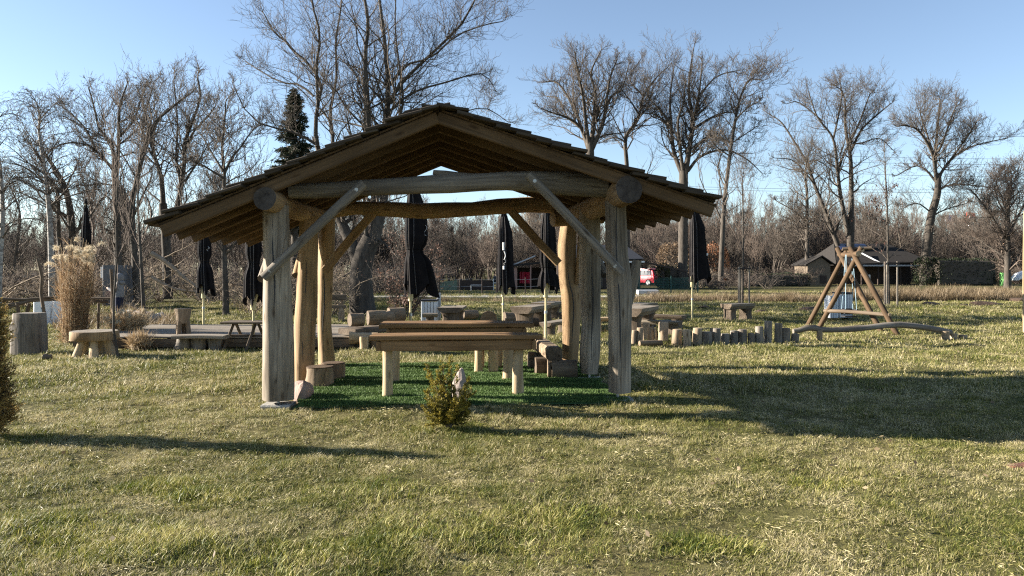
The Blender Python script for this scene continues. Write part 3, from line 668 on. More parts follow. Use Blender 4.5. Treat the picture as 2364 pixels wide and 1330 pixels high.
def Lg(nm, p0, p1, r, mat=M['pole'], r1=None): mb = MB(); mb.log(p0, p1, r, r1 or r*.9, 12, 6, .03, 0, 1, .02); return mb.build(nm, [mat, M['leg']], sw)
N1, N2 = Vector((8.22, 20., -.03)), Vector((9.27, 17.9, -.03)); OF = Vector((.0, .75, 0)); AP = (N1+N2)/2+Vector((0, 0, 1.86))
for o_ in (Vector((0, 0, 0)), OF):
    for a in (N1, N2):
        d = (AP-a); Lg('leg', a+o_, a+o_+d*1.17+Vector((0, .05 if a is N1 else -.05, 0)), .068)
Lg('cross_rail', N1.lerp(AP, .27)-Vector((.05, -.1, 0)), N2.lerp(AP, .27)+Vector((.05, -.1, 0)), .05, M['darklog'])
Lg('top_beam', AP+Vector((-.02, -.2, .14)), AP+OF+Vector((.02, .25, .14)), .07); Lg('top_beam', AP+Vector((.1, -.15, .24)), AP+OF+Vector((.08, .2, .24)), .05)
mb = MB(); mb.log(AP+Vector((-.25, .2, .27)), AP+Vector((.4, .0, .29)), .045, .045, 10, 4, .03); mb.build('top_beam', [M['darklog']], sw)
sc0 = (AP+OF*.5); sc0.z = .36; mb = MB(); S = Vector
mb.beam(sc0+S((-.16, 0, 0)), sc0+S((.16, 0, 0)), .26, .03, (0, 0, 1), .01); mb.beam(sc0+S((-.16, .12, .12)), sc0+S((.16, .12, .12)), .02, .16, (0, 0, 1), .008); mb.beam(sc0+S((-.15, -.12, .14)), sc0+S((.15, -.12, .14)), .025, .03, (0, 0, 1), .008)
for a in (-.15, .15): mb.beam(sc0+S((a, -.12, .13)), sc0+S((a, .12, .13)), .02, .12, (0, 0, 1), .006)
mb.build('baby_seat', M['dark'], sw)
for a in (-.15, .15):
    for b in (-.11, .11):
        mb = MB(); mb.tube([sc0+S((a, b, .1)), sc0+S((a*.55, b*.2, 1.6))], .008, 5); mb.build('rope', M['rope'], sw)

# ------------------------------------------------------------------ split log tables and benches on the far meadow
def slab_table(name, label, cat, base, yaw, Lh, Wd, h, group, mtop='plank', msup='darklog', th=None, nsup=2):
    t = thing(name, label, cat, base, group); th = th or h*.30; c, s = math.cos(yaw), math.sin(yaw)
    ax = Vector((c, s, 0)); ay = Vector((-s, c, 0)); b = Vector(base); ph = rnd.uniform(0, 6)
    mb = MB(); pts = [b+ax*(Lh*(j/6-.5))+Vector((0, 0, h)) for j in range(7)]
    def prof(j, u):
        w = Wd/2*(1+.05*math.sin(3*u+ph)); return [(w, 0), (w*.93, -th*.45), (w*.62, -th), (-w*.62, -th), (-w*.95, -th*.45), (-w, 0)]
    mb.sweep(pts, prof, (0, 0, 1), 0, 1, False); mb.build('slab', [M[mtop], M['darklog']], t)
    for k in range(nsup):
        e = (k/(nsup-1)-.5)*Lh*.66 if nsup > 1 else 0; p = b+ax*e; mb = MB(); w = Wd*.42
        zs = [-.04, h*.2, h*.42, h*.62, h-th+.01]; ws = [1., .86, .76, .86, 1.02]
        mb.sweep([p+Vector((0, 0, z)) for z in zs], lambda j, u: [(w*ws[j]*a_, .11*b_) for a_, b_ in ((1, -.8), (1, .8), (.8, 1), (-.8, 1), (-1, .8), (-1, -.8), (-.8, -1), (.8, -1))], ay.cross(Vector((0, 0, 1))), 0)
        mb.build('support', M[msup], t)
    return t
GT = 'split log tables and benches on the far meadow'
def gd(x, Y): return Vector(((x-CX)/F*Y, Y, 0))
slab_table('slab_table', 'split log table seen end-on right of the blue grey bin', 'table', gd(1046, 21.6), R(86), 1.3, .68, .50, GT)
slab_table('slab_table', 'pale topped split log table behind the second oak table', 'table', gd(1226, 20.1), R(68), 1.5, .62, .60, GT)
slab_table('slab_table', 'split log table farther back, half behind a parasol pole', 'table', gd(1264, 22.8), R(72), 1.5, .66, .58, GT)
slab_table('slab_bench', 'low split log bench left of the rear right post', 'bench', gd(1285, 18.2), R(62), 1.3, .34, .32, GT)
slab_table('slab_bench', 'split log bench between the two right posts', 'bench', gd(1334, 20.5), R(20), 1.1, .4, .40, GT, 'darklog')
slab_table('slab_bench', 'pale bench end peeping out left of the front right post', 'bench', gd(1398, 19.4), R(25), .9, .34, .33, GT, 'leg', 'leg')
slab_table('slab_table', 'large split log table right of the front right post', 'table', gd(1470, 18.3), R(64), 1.6, .72, .66, GT)
slab_table('slab_table', 'smaller split log table behind the large one', 'table', gd(1476, 22.2), R(60), 1.5, .62, .56, GT)
slab_table('slab_bench', 'dark low bench right of the large split log table', 'bench', gd(1532, 20.3), R(-38), 1.2, .36, .34, GT, 'darklog')
slab_table('slab_bench', 'pale edged bench just behind the tall palisade logs', 'bench', gd(1517, 18.4), R(-35), 1.2, .34, .32, GT)
slab_table('slab_table', 'lone split log table near the staked young tree', 'table', gd(1703, 22.9), R(28), .98, .5, .52, GT)
slab_table('slab_table', 'low pale slab in front of the blue grey bin', 'table', gd(993, 20.9), R(5), .42, .4, .34, GT, nsup=1)
for x, y, l, yaw, lab in ((1180, 744, .42, 20, 'short split log lying behind the log chair'), (1222, 757, .5, 4, 'dark log seat in front of the pale topped table'), (1085, 738, .5, 30, 'pale split log lying on the meadow left of the log chair')):
    q = gnd(x, y); a = R(yaw); dv = Vector((math.cos(a), math.sin(a), 0))*l/2; mb = MB(); mb.log(q-dv+Vector((0, 0, .16)), q+dv+Vector((0, 0, .16)), .15, .14, 14, 5, .05, 0, 1)
    tag(mb.build('short_log', [M['stump'] if x != 1222 else M['darklog'], M['darklog']], origin=q), lab, 'log seat')

# log sofa left of the parasol: a plank seat on stub logs with short fat logs as its back
q = gnd(845, 806); lb = thing('log_sofa', 'rustic log sofa with four fat short logs as its backrest', 'bench', q)
A, B = q+Vector((-.32, .1, 0)), q+Vector((.55, 1.05, 0)); dirv = (B-A)
for k, (x0, x1, yc, Y_, r) in enumerate(((807, 838, 739, 15.1, .135), (849, 889, 734, 15.5, .15), (884, 905, 732, 16.1, .13), (897, 932, 728, 16.3, .165))):
    mb = MB(); p0, p1 = at(x0, yc, Y_-.05), at(x1, yc-1, Y_+.1); mb.log(p0, p1, r*.96, r, 18, 5, .04, 0, 1); mb.build('back_log', [M['stump'], M['darklog']], lb)
mb = MB(); mb.beam(at(803, 766, 14.9), at(935, 759, 16.3), .55, .12, (0, 0, 1), .04, 0, 0, 6, .03); mb.build('seat_slab', M['darklog'], lb)
mb = MB(); p = at(838, 781, 14.75); mb.log(p+Vector((-.27, 0, 0)), p+Vector((.28, .08, 0)), .115, .11, 12, 4, .08); mb.build('support', M['leg'], lb)
for x, y, r, mt in ((838, 810, .085, 'leg'), (862, 808, .07, 'stump'), (905, 800, .09, 'darklog')):
    p = gnd(x, y); mb = MB(); mb.log(p+Vector((0, r, -.03)), p+Vector((0, r, .27)), r, r*.95, 12, 4, .05); mb.build('leg', M[mt], lb)

# ------------------------------------------------------------------ parasols, all closed
def parasol(label, x, Y, ytop, ybot, xl, xr, skirt, ytie, marks=None, seed=1):
    r = random.Random(seed); base = gd(x, Y); t = thing('closed_parasol', label, 'parasol', base, 'closed black parasols on pale poles')
    zt = at(x, ytop, Y).z; zb = at(x, ybot, Y).z; ztie = at(x, ytie, Y).z if ytie else None
    mb = MB(); mb.tube([base+Vector((0, 0, -.1)), base+Vector((0, 0, zb*.52))], .030, 12); mb.tube([base+Vector((0, 0, zb*.5)), base+Vector((0, 0, zt-.05))], .024, 12); mb.build('pole', M['polewood'], t)
    mb = MB(); mb.tube([base+Vector((0, 0, zb*.50)), base+Vector((0, 0, zb*.55))], .037, 12); mb.build('collar', M['metal'], t)
    mb = MB(); mb.tube([base+Vector((0, 0, zb-.22)), base+Vector((0, 0, zb+.1))], [.055, .065], 12); mb.log(base+Vector((.05, -.03, zb-.05)), base+Vector((.11, -.04, zb+.12)), .02, .02, 8); mb.build('runner', M['polewood'], t)
    L_, R_ = (xl-x)/F*Y, (xr-x)/F*Y; K = 26; n = 64; ph = [r.uniform(0, 6.28) for _ in range(6)]; V = []; Q = []
    for j in range(K):
        u = j/(K-1); z = zt+(zb-zt)*u
        g = (.13+.87*min(1, u*3.2)**.75)*(.62+.38*u)
        if ztie: g *= 1-.38*math.exp(-((z-ztie)/.14)**2)
        fl = max(0, (u-.72)/.28)**1.3
        for i in range(n):
            a = 2*math.pi*i/n; cx = math.cos(a); 
            ext = (R_ if cx > 0 else -L_)
            fold = 1+.20*math.sin(8*a+ph[0]+1.2*u)*(.4+.6*u)+.10*math.sin(13*a+ph[1]-2*u)+.06*math.sin(5*a+ph[2]+3*u)
            rr = g*fold; ox = skirt*fl*(.5+.5*cx)*.6
            zz = z-(.10*math.sin(4*a+ph[3])+.05*math.sin(7*a+ph[4]))*fl*1.2
            V.append((base.x+ext*cx*rr*.92+ox*.3, base.y+.72*(R_-L_)/2*math.sin(a)*rr, zz))
    for j in range(K-1):
        for i in range(n):
            b = j*n+i; i2 = j*n+(i+1) % n; Q.append((b, i2, i2+n, b+n))
    cv = npmesh('canopy', V, Q, M['canvas'], t, smooth=True)
    mb = MB(); mb.tube([base+Vector((0, 0, zt-.08)), base+Vector((0, 0, zt+.05))], [.05, .012], 10); mb.build('finial', M['canvas'], t)
    V = np.array(V).reshape(K, n, 3); ed = MB()                   # the pale piping of the seams
    for i in [int(n*f) for f in (.60, .68, .73, .80)]:
        ed.tube([Vector(V[j, i])+Vector((0, -.008, 0)) for j in range(3, K)], .0075, 5)
    ed.build('seams', M['piping'], cv)
    if ztie:
        tb_ = MB(); j = int((zt-ztie)/(zt-zb)*(K-1)); ring = [Vector((base.x+(p[0]-base.x)*1.05, base.y+(p[1]-base.y)*1.05, p[2])) for p in V[j]]
        tb_.tube(ring+[ring[0]], .012, 5, caps=False); tb_.build('tie_strap', M['canvas'], cv)
    if marks:                                                     # the remains of white lettering, folded away
        lg_ = MB()
        for mx, y0, y1, kind in marks:
            i = min(range(n), key=lambda k: abs(V[K//2, k, 0]-(mx-CX)/F*Y)+(9 if V[K//2, k, 1] > base.y else 0))
            z0, z1 = at(0, y0, Y).z, at(0, y1, Y).z; pp = []
            for s in range(9):
                f = s/8; z = z0+(z1-z0)*f; j = min(K-1, max(0, int((zt-z)/(zt-zb)*(K-1)))); w = {'bar': 0, 's': .035*math.sin(6.28*f), 'c': .04*math.cos(3.14*(f-.5))-.02}[kind]
                pp.append(Vector((V[j, i, 0]+w, V[j, i, 1]-.013, z)))
            lg_.tube(pp, [.012 if kind != 'bar' else .03]*9, 6, oval=.3)
        lg_.build('lettering', M['white'], cv)
    return t
parasol('tall closed parasol seen through the middle of the pavilion', 948, 16.5, 404, 672, 934, 996, .5, 580, [(985, 520, 545, 's'), (975, 548, 566, 'c')], 1)
parasol('slim closed parasol with white lettering in the pavilion opening', 1161, 22.9, 478, 668, 1147, 1187, .3, None, [(1163, 560, 578, 'bar'), (1166, 580, 600, 'c'), (1165, 601, 612, 's'), (1163, 614, 622, 'bar')], 2)
parasol('closed parasol against the rear right post of the pavilion', 1260, 16.9, 468, 664, 1244, 1287, .2, 622, None, 3)
parasol('closed parasol hanging to the right of its pole beyond the right eave', 1598, 22.9, 470, 646, 1592, 1638, .1, None, [(1629, 577, 583, 'c'), (1631, 585, 590, 'bar')], 4)
parasol('closed parasol under the left eave beside the deck', 470, 20.4, 490, 670, 455, 490, .3, 606, [(483, 570, 580, 's')], 5)
parasol('closed parasol close behind the left front post', 585, 14.9, 460, 690, 563, 606, .1, 610, None, 6)
parasol('closed parasol rising above the pampas grass', 198, 18.3, 463, 690, 184, 212, .1, None, None, 7)

# ------------------------------------------------------------------ the deck and what stands on it
dk = thing('wooden_deck', 'low sun bleached wooden deck left behind the pavilion', 'deck', (-5.8, 16.2, 0))
mb = MB(); y = DECK[2]
while y < DECK[3]: mb.beam((DECK[0]+rnd.uniform(-.03, .03), y+.07, .235), (DECK[1]+rnd.uniform(-.05, .05)-.12*(y-14.7), y+.07, .235), .136, .03, (0, 0, 1), .004); y += .142
mb.build('decking', M['plank'], dk)
mb = MB(); mb.beam((DECK[0], DECK[2]+.03, .12), (DECK[1], DECK[2]+.03, .12), .05, .17); mb.beam((DECK[1]-.05, DECK[2]+.06, .12), (DECK[1]-.4, DECK[3], .12), .05, .17); mb.build('edge_beam', M['darklog'], dk)
for x in (-7.9, -6.7, -5.6, -4.5, -3.4):
    mb = MB(); mb.box((x-.15, DECK[2]+.08, -.03), (x+.15, DECK[2]+.5, .22)); mb.build('deck_block', M['darklog'], dk)
q = gnd(455, 812); lb = thing('plank_bench', 'low pale plank bench on three dark stub logs before the deck', 'bench', q)
mb = MB(); p = at(0, 779, q.y).z; mb.beam(q+Vector((-.48, .12, p)), q+Vector((.52, .12, p)), .34, .07, (0, 0, 1), .025, 0, 0, 5, .012); mb.build('seat_plank', M['plank'], lb)
for x, r in ((417, .16), (452, .15), (490, .14)):
    mb = MB(); p_ = gnd(x, 810); mb.log(p_+Vector((0, .15, -.02)), p_+Vector((0, .15, p-.03)), r, r*.95, 12, 4, .08); mb.build('support', M['grey'], lb)
# thin dark picnic table
q = gnd(560, 810); pt = thing('picnic_table', 'thin dark picnic table standing left of the front post', 'table', q+Vector((0, .3, 0)))
mb = MB(); z = at(0, 746, q.y).z
for k in range(3): mb.beam(q+Vector((-.45, .1+.2*k, z)), q+Vector((.4, .12+.2*k, z)), .18, .035)
mb.build('tabletop', M['darklog'], pt)
for xo in (-.24, .2):
    for s in (-1, 1): mb = MB(); mb.beam(q+Vector((xo+.05*s-.02, .3-.08*s, z-.02)), q+Vector((xo-.02+.13*s, .3+.28*s, -.02)), .05, .045, (0, 1, 0)); mb.build('leg', M['darklog'], pt)
mb = MB(); mb.beam(q+Vector((-.35, .3, z*.5)), q+Vector((.3, .3, z*.5)), .05, .04); mb.build('brace', M['darklog'], pt)
# carved stump on the deck
q = at(422, 771, 15.4); q.z = .25; cs = thing('carved_stump', 'carved goblet shaped stump standing on the deck', 'stump', q); r = .155
mb = MB(); mb.tube([q+Vector((0, 0, z_)) for z_ in (.22, .30, .42, .525)], [.115, .135, .15, .165], 16, 0, 1, .04); mb.build('cup', [M['stump'], M['darklog']], cs)
for a in (.4, 1.7, 2.9, 4.4): mb = MB(); d = Vector((math.cos(a), math.sin(a), 0)); mb.log(q+d*.115+Vector((0, 0, -.0)), q+d*.085+Vector((0, 0, .26)), .045, .06, 10, 4, .06); mb.build('leg', M['stump'], cs)
# round stool-table
q = gnd(196, 827)+Vector((0, .3, 0)); rt = thing('round_slab_table', 'thick round log slab table on splayed legs in the left meadow', 'table', q)
mb = MB(); mb.tube([q+Vector((0, 0, z_)) for z_ in (.305, .33, .45, .465)], [.39, .405, .41, .40], 28, 0, 1, .03); mb.build('slab_top', [M['honey'], M['plank']], rt)
for a in (.35, 1.6, 2.8, 4.0, 5.2): mb = MB(); d = Vector((math.cos(a), math.sin(a), 0)); mb.log(q+d*.31+Vector((0, 0, -.03)), q+d*.2+Vector((0, 0, .31)), .085, .06, 10, 5, .08); mb.build('leg', M['leg'], rt)
# grey slab stump at the far left
q = gnd(52, 819)+Vector((0, .2, 0)); mb = MB(); prs = [(-.26, .27, -.03), (-.255, .265, .2), (-.25, .25, .38), (-.24, .29, .5), (-.235, .23, .62), (-.23, .225, .74), (-.22, .21, .765)]
mb.sweep([q+Vector((0, 0, p[2])) for p in prs], lambda j, u: [(prs[j][1], -.15), (prs[j][1], .15), (prs[j][1]-.06, .2), (prs[j][0]+.06, .2), (prs[j][0], .15), (prs[j][0], -.15), (prs[j][0]+.06, -.2), (prs[j][1]-.06, -.2)], (0, 1, 0))
tag(mb.build('slab_stump', [M['grey']], origin=q), 'big upright grey slab of a trunk at the far left', 'stump')
q = gnd(108, 832); tag(MB().log(q+Vector((-.06, 0, .05)), q+Vector((.07, .03, .05)), .06, .05, 8, 4, .15).build('wood_chunk', M['darklog'], origin=q), 'small dark wood chunk on the grass left of the round slab table', 'log')
# driftwood railing
rl = thing('driftwood_railing', 'rustic railing of dark crooked branches at the left', 'railing', gnd(120, 775))
Yr = 16.9
for pts in ([(-40, 688, 5), (0, 690, 5), (60, 692, 6), (120, 687, 6), (170, 690, 5), (258, 689, 5)], [(-40, 700, 4), (20, 704, 5), (75, 694, 5), (130, 692, 4), (180, 694, 4), (250, 697, 5)], [(0, 716, 4), (40, 704, 4), (90, 690, 4)]):
    mb = MB(); mb.tube([at(x, y, Yr+.02*i) for i, (x, y, r) in enumerate(pts)], [r/F*Yr*.62 for x, y, r in pts], 8, 0, 0, .1); mb.build('rail', M['darklog'], rl)
for pts in ([(107, 772, 5), (103, 730, 5), (95, 680, 5), (97, 640, 5), (87, 598, 4)], [(45, 735, 5), (40, 700, 5)], [(60, 735, 5), (67, 700, 5)], [(226, 770, 4), (228, 700, 4)], [(258, 770, 5), (260, 680, 5), (257, 622, 5)], [(-10, 770, 5), (-8, 690, 5)]):
    mb = MB(); mb.tube([at(x, y, Yr-.1) for x, y, r in pts], [r/F*Yr*.75 for x, y, r in pts], 8, 0, 0, .1); mb.build('upright', M['darklog'], rl)
# backed bench-table left of the big tree
q = gnd(776, 742); bt = thing('backed_bench', 'dark plank bench with a backrest left of the big tree trunk', 'bench', q)
for y_, h_ in ((686, .17), (708, .1)): mb = MB(); p = at(776, y_, q.y); mb.beam(p+Vector((-.42, 0, 0)), p+Vector((.3, 0, 0)), .08, h_); mb.build('plank', M['darklog'], bt)
for x in (757, 788): mb = MB(); p = gnd(x, 742); mb.log(p, p+Vector((0, .03, .42)), .11, .08, 10); mb.log(p+Vector((0, .1, .3)), p+Vector((0, .2, .85)), .04, .035, 8); mb.build('support', M['stump'], bt)

# ------------------------------------------------------------------ bins
def bin_(label, x, y, w, h, d, lid=True):
    q = gnd(x, y); t = thing('litter_bin', label, 'bin', q+Vector((0, d/2, 0)), 'pale slatted litter bins'); mb = MB(); n = 5
    for k in range(n): x0 = -w/2+w*k/n; mb.box(q+Vector((x0+.006, 0, .04)), q+Vector((x0+w/n-.006, .02, h)), ch=.004)
    for s in (-w/2, w/2-.02):
        for k in range(3): y0 = .03+(d-.03)*k/3; mb.box(q+Vector((s, y0, .04)), q+Vector((s+.02, y0+d/3-.02, h)), ch=.004)
    mb.build('slats', M['binblue'], t)
    mb = MB(); mb.box(q+Vector((-w/2+.025, .025, .02)), q+Vector((w/2-.025, d, h-.03))); mb.build('liner', M['dark'], t)
    if lid: mb = MB(); mb.box(q+Vector((-w/2-.02, -.02, h+.01)), q+Vector((w/2+.02, d+.02, h+.06))); mb.build('lid', M['dark'], t)
    return t
bin_('pale blue slatted bin beside the tall middle parasol', 990, 745, .46, .62, .5)
bin_('wider pale bin standing behind the swing seat', 1953, 736, .42, .78, .5); bin_('white sided bin left of the bin behind the swing', 1926, 737, .27, .74, .45, False)
p = gnd(1011, 742); tag(MB().box(p+Vector((-.06, .3, -.02)), p+Vector((.05, .42, .85))).build('grey_post', M['metal'], origin=p), 'blue grey post beside the pale slatted bin', 'post')

# ------------------------------------------------------------------ molehills
for x, y, r, h, lab, mt in ((2368, 1078, .17, .035, 'reddish molehill at the right edge of the foreground', 'redearth'), (2282, 704, .75, .2, 'largest dark molehill on the right far meadow', 'earth'), (2355, 695, .6, .2, 'molehill cut by the right edge near the reed strip', 'earth'), (2147, 704, .5, .13, 'flat molehill right of the staked leafy tree', 'earth'), (2232, 708, .35, .1, 'little molehill left of the largest one', 'earth'),
                       (1872, 716, .4, .12, 'molehill behind the left leg of the swing', 'earth'), (1625, 711, .35, .1, 'molehill right of the right eave parasol', 'earth'), (1760, 722, .3, .1, 'molehill right of the lone split log table', 'earth')):
    c = gnd(x, y); o = rock('molehill', lab, c+Vector((0, 0, .0)), (r, r*.8, h), M[mt], x, 'molehill', 'molehills on the meadow')
#==PART4==
# ------------------------------------------------------------------ bare trees
def norm3(x, y, z): l = math.sqrt(x*x+y*y+z*z) or 1; return x/l, y/l, z/l
class Tree:
    def __init__(s, seed, twig=.011, up=.075, wob=.22, dens=1., droop=0.):
        s.r = random.Random(seed); s.seg = []; s.twig = twig*.7; s.up = up; s.wob = wob; s.dens = dens; s.droop = droop
    def grow(s, p, d, L, r, lv):
        g = s.r.gauss; n = (8, 7, 5, 4)[min(lv, 3)]; x, y, z = p; dx, dy, dz = d; st = L/n
        w = s.wob*(.75, .8, .95, 1.1)[min(lv, 3)]; rt = max(s.twig*.55, r*.25)
        for k in range(n):
            t = k/n
            dx, dy, dz = norm3(dx+g(0, w), dy+g(0, w), dz+g(0, w*.8)+s.up*(.6+.4*lv)-s.droop*lv*t)
            q = (x+dx*st, y+dy*st, z+dz*st); r0 = r+(rt-r)*t; r1 = r+(rt-r)*(k+1)/n
            s.seg.append((x, y, z, *q, max(r0, s.twig*.6), max(r1, s.twig*.5)))
            if lv < 3 and (k or lv):
                m = (1.3, 1.2, .95)[min(lv, 2)]*s.dens; m = int(m)+(s.r.random() < m-int(m))
                for _ in range(m):
                    cx, cy, cz = norm3(g(0, 1), g(0, 1), g(0, .7)); dot = cx*dx+cy*dy+cz*dz
                    cx, cy, cz = norm3(cx-dot*dx, cy-dot*dy, cz-dot*dz); a = s.r.uniform(.6, 1.15)
                    e = norm3(dx*math.cos(a)+cx*math.sin(a), dy*math.cos(a)+cy*math.sin(a), dz*math.cos(a)+cz*math.sin(a)+.12)
                    l2 = L*(1-.4*t)*s.r.uniform(.42, .72); s.grow(q, e, l2, max(s.twig, r1*.55), lv+1)
            x, y, z = q
        # a forked end
        if lv < 3: s.grow((x, y, z), norm3(dx+g(0, .5), dy+g(0, .5), dz+g(0, .4)), L*.35, rt, min(3, lv+2))
    def stem(s, pts, rad, kids=10, kl=.35, t0=.25, lv=1, mb=None):
        """a thick limb along pts with side branches"""
        P = [Vector(p) for p in pts]; tot = sum((b-a).length for a, b in zip(P, P[1:])); n = max(6, int(tot/.55)); out = []
        # resample smoothly
        for j in range(n+1):
            f = j/n*(len(P)-1); i = min(int(f), len(P)-2); t = f-i
            a, b = P[i], P[i+1]; pa = P[i-1] if i else a*2-b; pb = P[i+2] if i+2 < len(P) else b*2-a
            out.append(.5*((2*a)+(b-pa)*t+(2*pa-5*a+4*b-pb)*t*t+(3*a-pa-3*b+pb)*t*t*t))
        R0 = [rad[0]+(rad[1]-rad[0])*(j/n)**.85 for j in range(n+1)]
        if mb: mb.tube(out, R0, 10, 0, 0, .04)
        else:
            for j in range(n): s.seg.append((*out[j], *out[j+1], R0[j], R0[j+1]))
        g = s.r.gauss
        for _ in range(int(kids)):
            t = t0+(1-t0)*s.r.random()**1.05; j = min(n-1, int(t*n)); d = (out[j+1]-out[j]).normalized(); c = Vector((g(0, 1), g(0, 1), g(0, .6))); c = (c-d*c.dot(d)).normalized(); a = s.r.uniform(.6, 1.15)
            e = (d*math.cos(a)+c*math.sin(a)+Vector((0, 0, .15))).normalized()
            s.grow(tuple(out[j]), tuple(e), tot*kl*1.75*(1-.58*t)*s.r.uniform(.55, 1.2), max(s.twig*1.3, R0[j]*.45), lv)
        d = (out[-1]-out[-2]).normalized()
        for _ in range(2): s.grow(tuple(out[-1]), tuple((d+Vector((g(0, .25), g(0, .25), .1))).normalized()), tot*kl*.38, max(s.twig, rad[1]*.8), lv)
def pix_tree(name, label, Y, stems, seed, root, mats=('bark', 'twig'), group=None, **kw):
    """stems: (pixel polyline, base radius, end radius, kids, kid length); given real distance, size and depth spread"""
    opt = dict(kw); t = thing(name, label, 'tree', root, group); T = Tree(seed, **opt); mb = MB(); r = random.Random(seed+99); stems = [(s[0], s[1]*.72, s[2]*.75, *s[3:]) for s in stems]
    for st in stems:
        pl, r0, r1, kids, kl = st[:5]; sp = st[5] if len(st) > 5 else r.uniform(-1, 1)*1.6
        k = len(pl)-1; pts = [at(x, y, Y+sp*(i/k)**1.3) for i, (x, y) in enumerate(pl)]
        T.stem(pts, (r0, r1), kids, kl, .18, 1, mb)
    mb.build('trunk', M[mats[0]], t); V, Q = segmesh(T.seg); npmesh('crown', V, Q, M[mats[1]], t); return t
# the big tree straight behind the pavilion
pix_tree('bare_tree', 'big many stemmed bare tree rising straight behind the pavilion roof', 27, [
 ([(838, 728), (834, 690), (833, 640), (840, 590), (858, 550)], .66, .46, 0, .1, 0), ([(832, 630), (822, 585), (805, 550), (787, 510), (768, 465), (750, 410), (733, 338)], .38, .13, 10, .22, .5),
 ([(862, 560), (868, 500), (860, 400), (850, 311), (849, 247), (843, 132), (850, 55), (835, -40)], .26, .06, 22, .24, -.6), ([(866, 560), (884, 480), (893, 380), (893, 291), (896, 192), (890, 124), (885, 69), (868, -60)], .25, .06, 24, .24, .8),
 ([(733, 338), (728, 297), (733, 242), (742, 198), (715, 150), (684, 124), (655, 90), (634, 77), (610, 33)], .12, .03, 22, .26, 1.2), ([(734, 240), (731, 151), (739, 82), (722, 14), (716, -40)], .09, .03, 14, .3, -1),
 ([(748, 420), (769, 338), (762, 261), (777, 179), (775, 96), (786, 27), (790, -40)], .11, .03, 22, .24, 1.8), ([(897, 300), (926, 260), (929, 206), (918, 124), (912, 55), (915, -30)], .09, .03, 16, .28, 2.2),
 ([(901, 239), (920, 200), (953, 165), (1011, 110), (1066, 55), (1096, 0), (1110, -30)], .11, .03, 20, .25, -1.5), ([(898, 198), (940, 150), (997, 132), (1050, 85), (1110, 60), (1158, 50)], .07, .02, 16, .28, -2.2),
 ([(728, 333), (690, 310), (640, 297), (579, 272), (540, 200)], .07, .02, 18, .3, -1.2), ([(724, 222), (690, 195), (648, 190), (585, 154), (566, 140)], .06, .02, 14, .3, 1.5), ([(896, 260), (950, 215), (1030, 190), (1110, 170), (1140, 200)], .07, .02, 18, .3, 1.4),
 ([(850, 300), (800, 250), (780, 215), (745, 180)], .06, .02, 12, .3, -1.8), ([(893, 300), (960, 270), (1050, 262), (1120, 250), (1170, 280)], .05, .02, 14, .3, 2.5), ([(862, 545), (885, 560), (905, 580), (915, 592)], .07, .02, 6, .5, -.8), ([(846, 560), (845, 510), (838, 440), (820, 350), (800, 270)], .12, .03, 14, .25, -1.4)], 11, gnd(838, 722), twig=.0075, wob=.24, dens=.85)
pix_tree('bare_tree', 'bare tree with two forking stems and the tallest crown left of the roof', 36, [
 ([(388, 690), (385, 600), (381, 520), (376, 470)], .33, .24, 0, .1, 0), ([(378, 500), (373, 412), (358, 366), (351, 313), (373, 267), (416, 233), (440, 215)], .19, .05, 18, .27, 1), ([(384, 560), (408, 483), (425, 381), (425, 335), (438, 298), (462, 227), (456, 181)], .20, .05, 20, .27, -1),
 ([(408, 500), (416, 412), (407, 366), (410, 283), (401, 187)], .14, .04, 20, .3, 1.5), ([(425, 345), (450, 300), (480, 270), (497, 245)], .09, .03, 12, .4, -1.5), ([(358, 366), (335, 330), (330, 280), (345, 230), (355, 190)], .10, .03, 14, .32, 2), ([(425, 420), (460, 370), (480, 335), (500, 320)], .07, .02, 12, .4, 0), ([(376, 470), (340, 440), (310, 400)], .07, .02, 8, .5, 1)], 12, gnd(388, 692), dens=.8)
pix_tree('bare_tree', 'bare tree with a long limb arching to the left, behind the pampas grass', 33, [
 ([(276, 705), (272, 600), (268, 458), (264, 380)], .26, .17, 6, .15, 0), ([(264, 400), (262, 341), (240, 310), (228, 295), (216, 242), (205, 205)], .13, .04, 18, .3, .8), ([(268, 400), (274, 341), (275, 298), (277, 242), (293, 196)], .14, .04, 18, .3, -1),
 ([(264, 395), (235, 362), (203, 335), (154, 329), (117, 347)], .11, .03, 20, .28, -1.5), ([(220, 345), (205, 310), (185, 283), (148, 249), (135, 242)], .08, .03, 16, .3, 1.6), ([(276, 315), (308, 280), (325, 230), (333, 205)], .08, .03, 14, .35, 1), ([(270, 430), (235, 424), (200, 428), (170, 430)], .05, .02, 10, .35, -1)], 13, gnd(276, 705), dens=.8)
pix_tree('bare_tree', 'slender bare tree between the arching one and the two stemmed one', 31, [
 ([(318, 700), (310, 580), (305, 474), (324, 381), (348, 304), (365, 275), (379, 264), (416, 232)], .2, .04, 18, .22, .5), ([(324, 381), (335, 350), (342, 300), (330, 240), (322, 215)], .09, .03, 14, .3, 1.2), ([(308, 500), (330, 450), (345, 420), (352, 400)], .07, .02, 8, .4, -1)], 14, gnd(318, 705), dens=.75)
pix_tree('bare_tree', 'dark bare tree leaning left across the white birch', 31, [
 ([(170, 690), (166, 529), (157, 458), (145, 421), (120, 380), (100, 350)], .24, .08, 14, .25, .5), ([(150, 640), (135, 540), (133, 437), (110, 415), (99, 380), (75, 340)], .15, .04, 14, .28, -.6), ([(166, 529), (150, 500), (120, 480), (60, 450), (30, 440)], .09, .02, 14, .35, 1)], 15, gnd(165, 700), dens=.75)
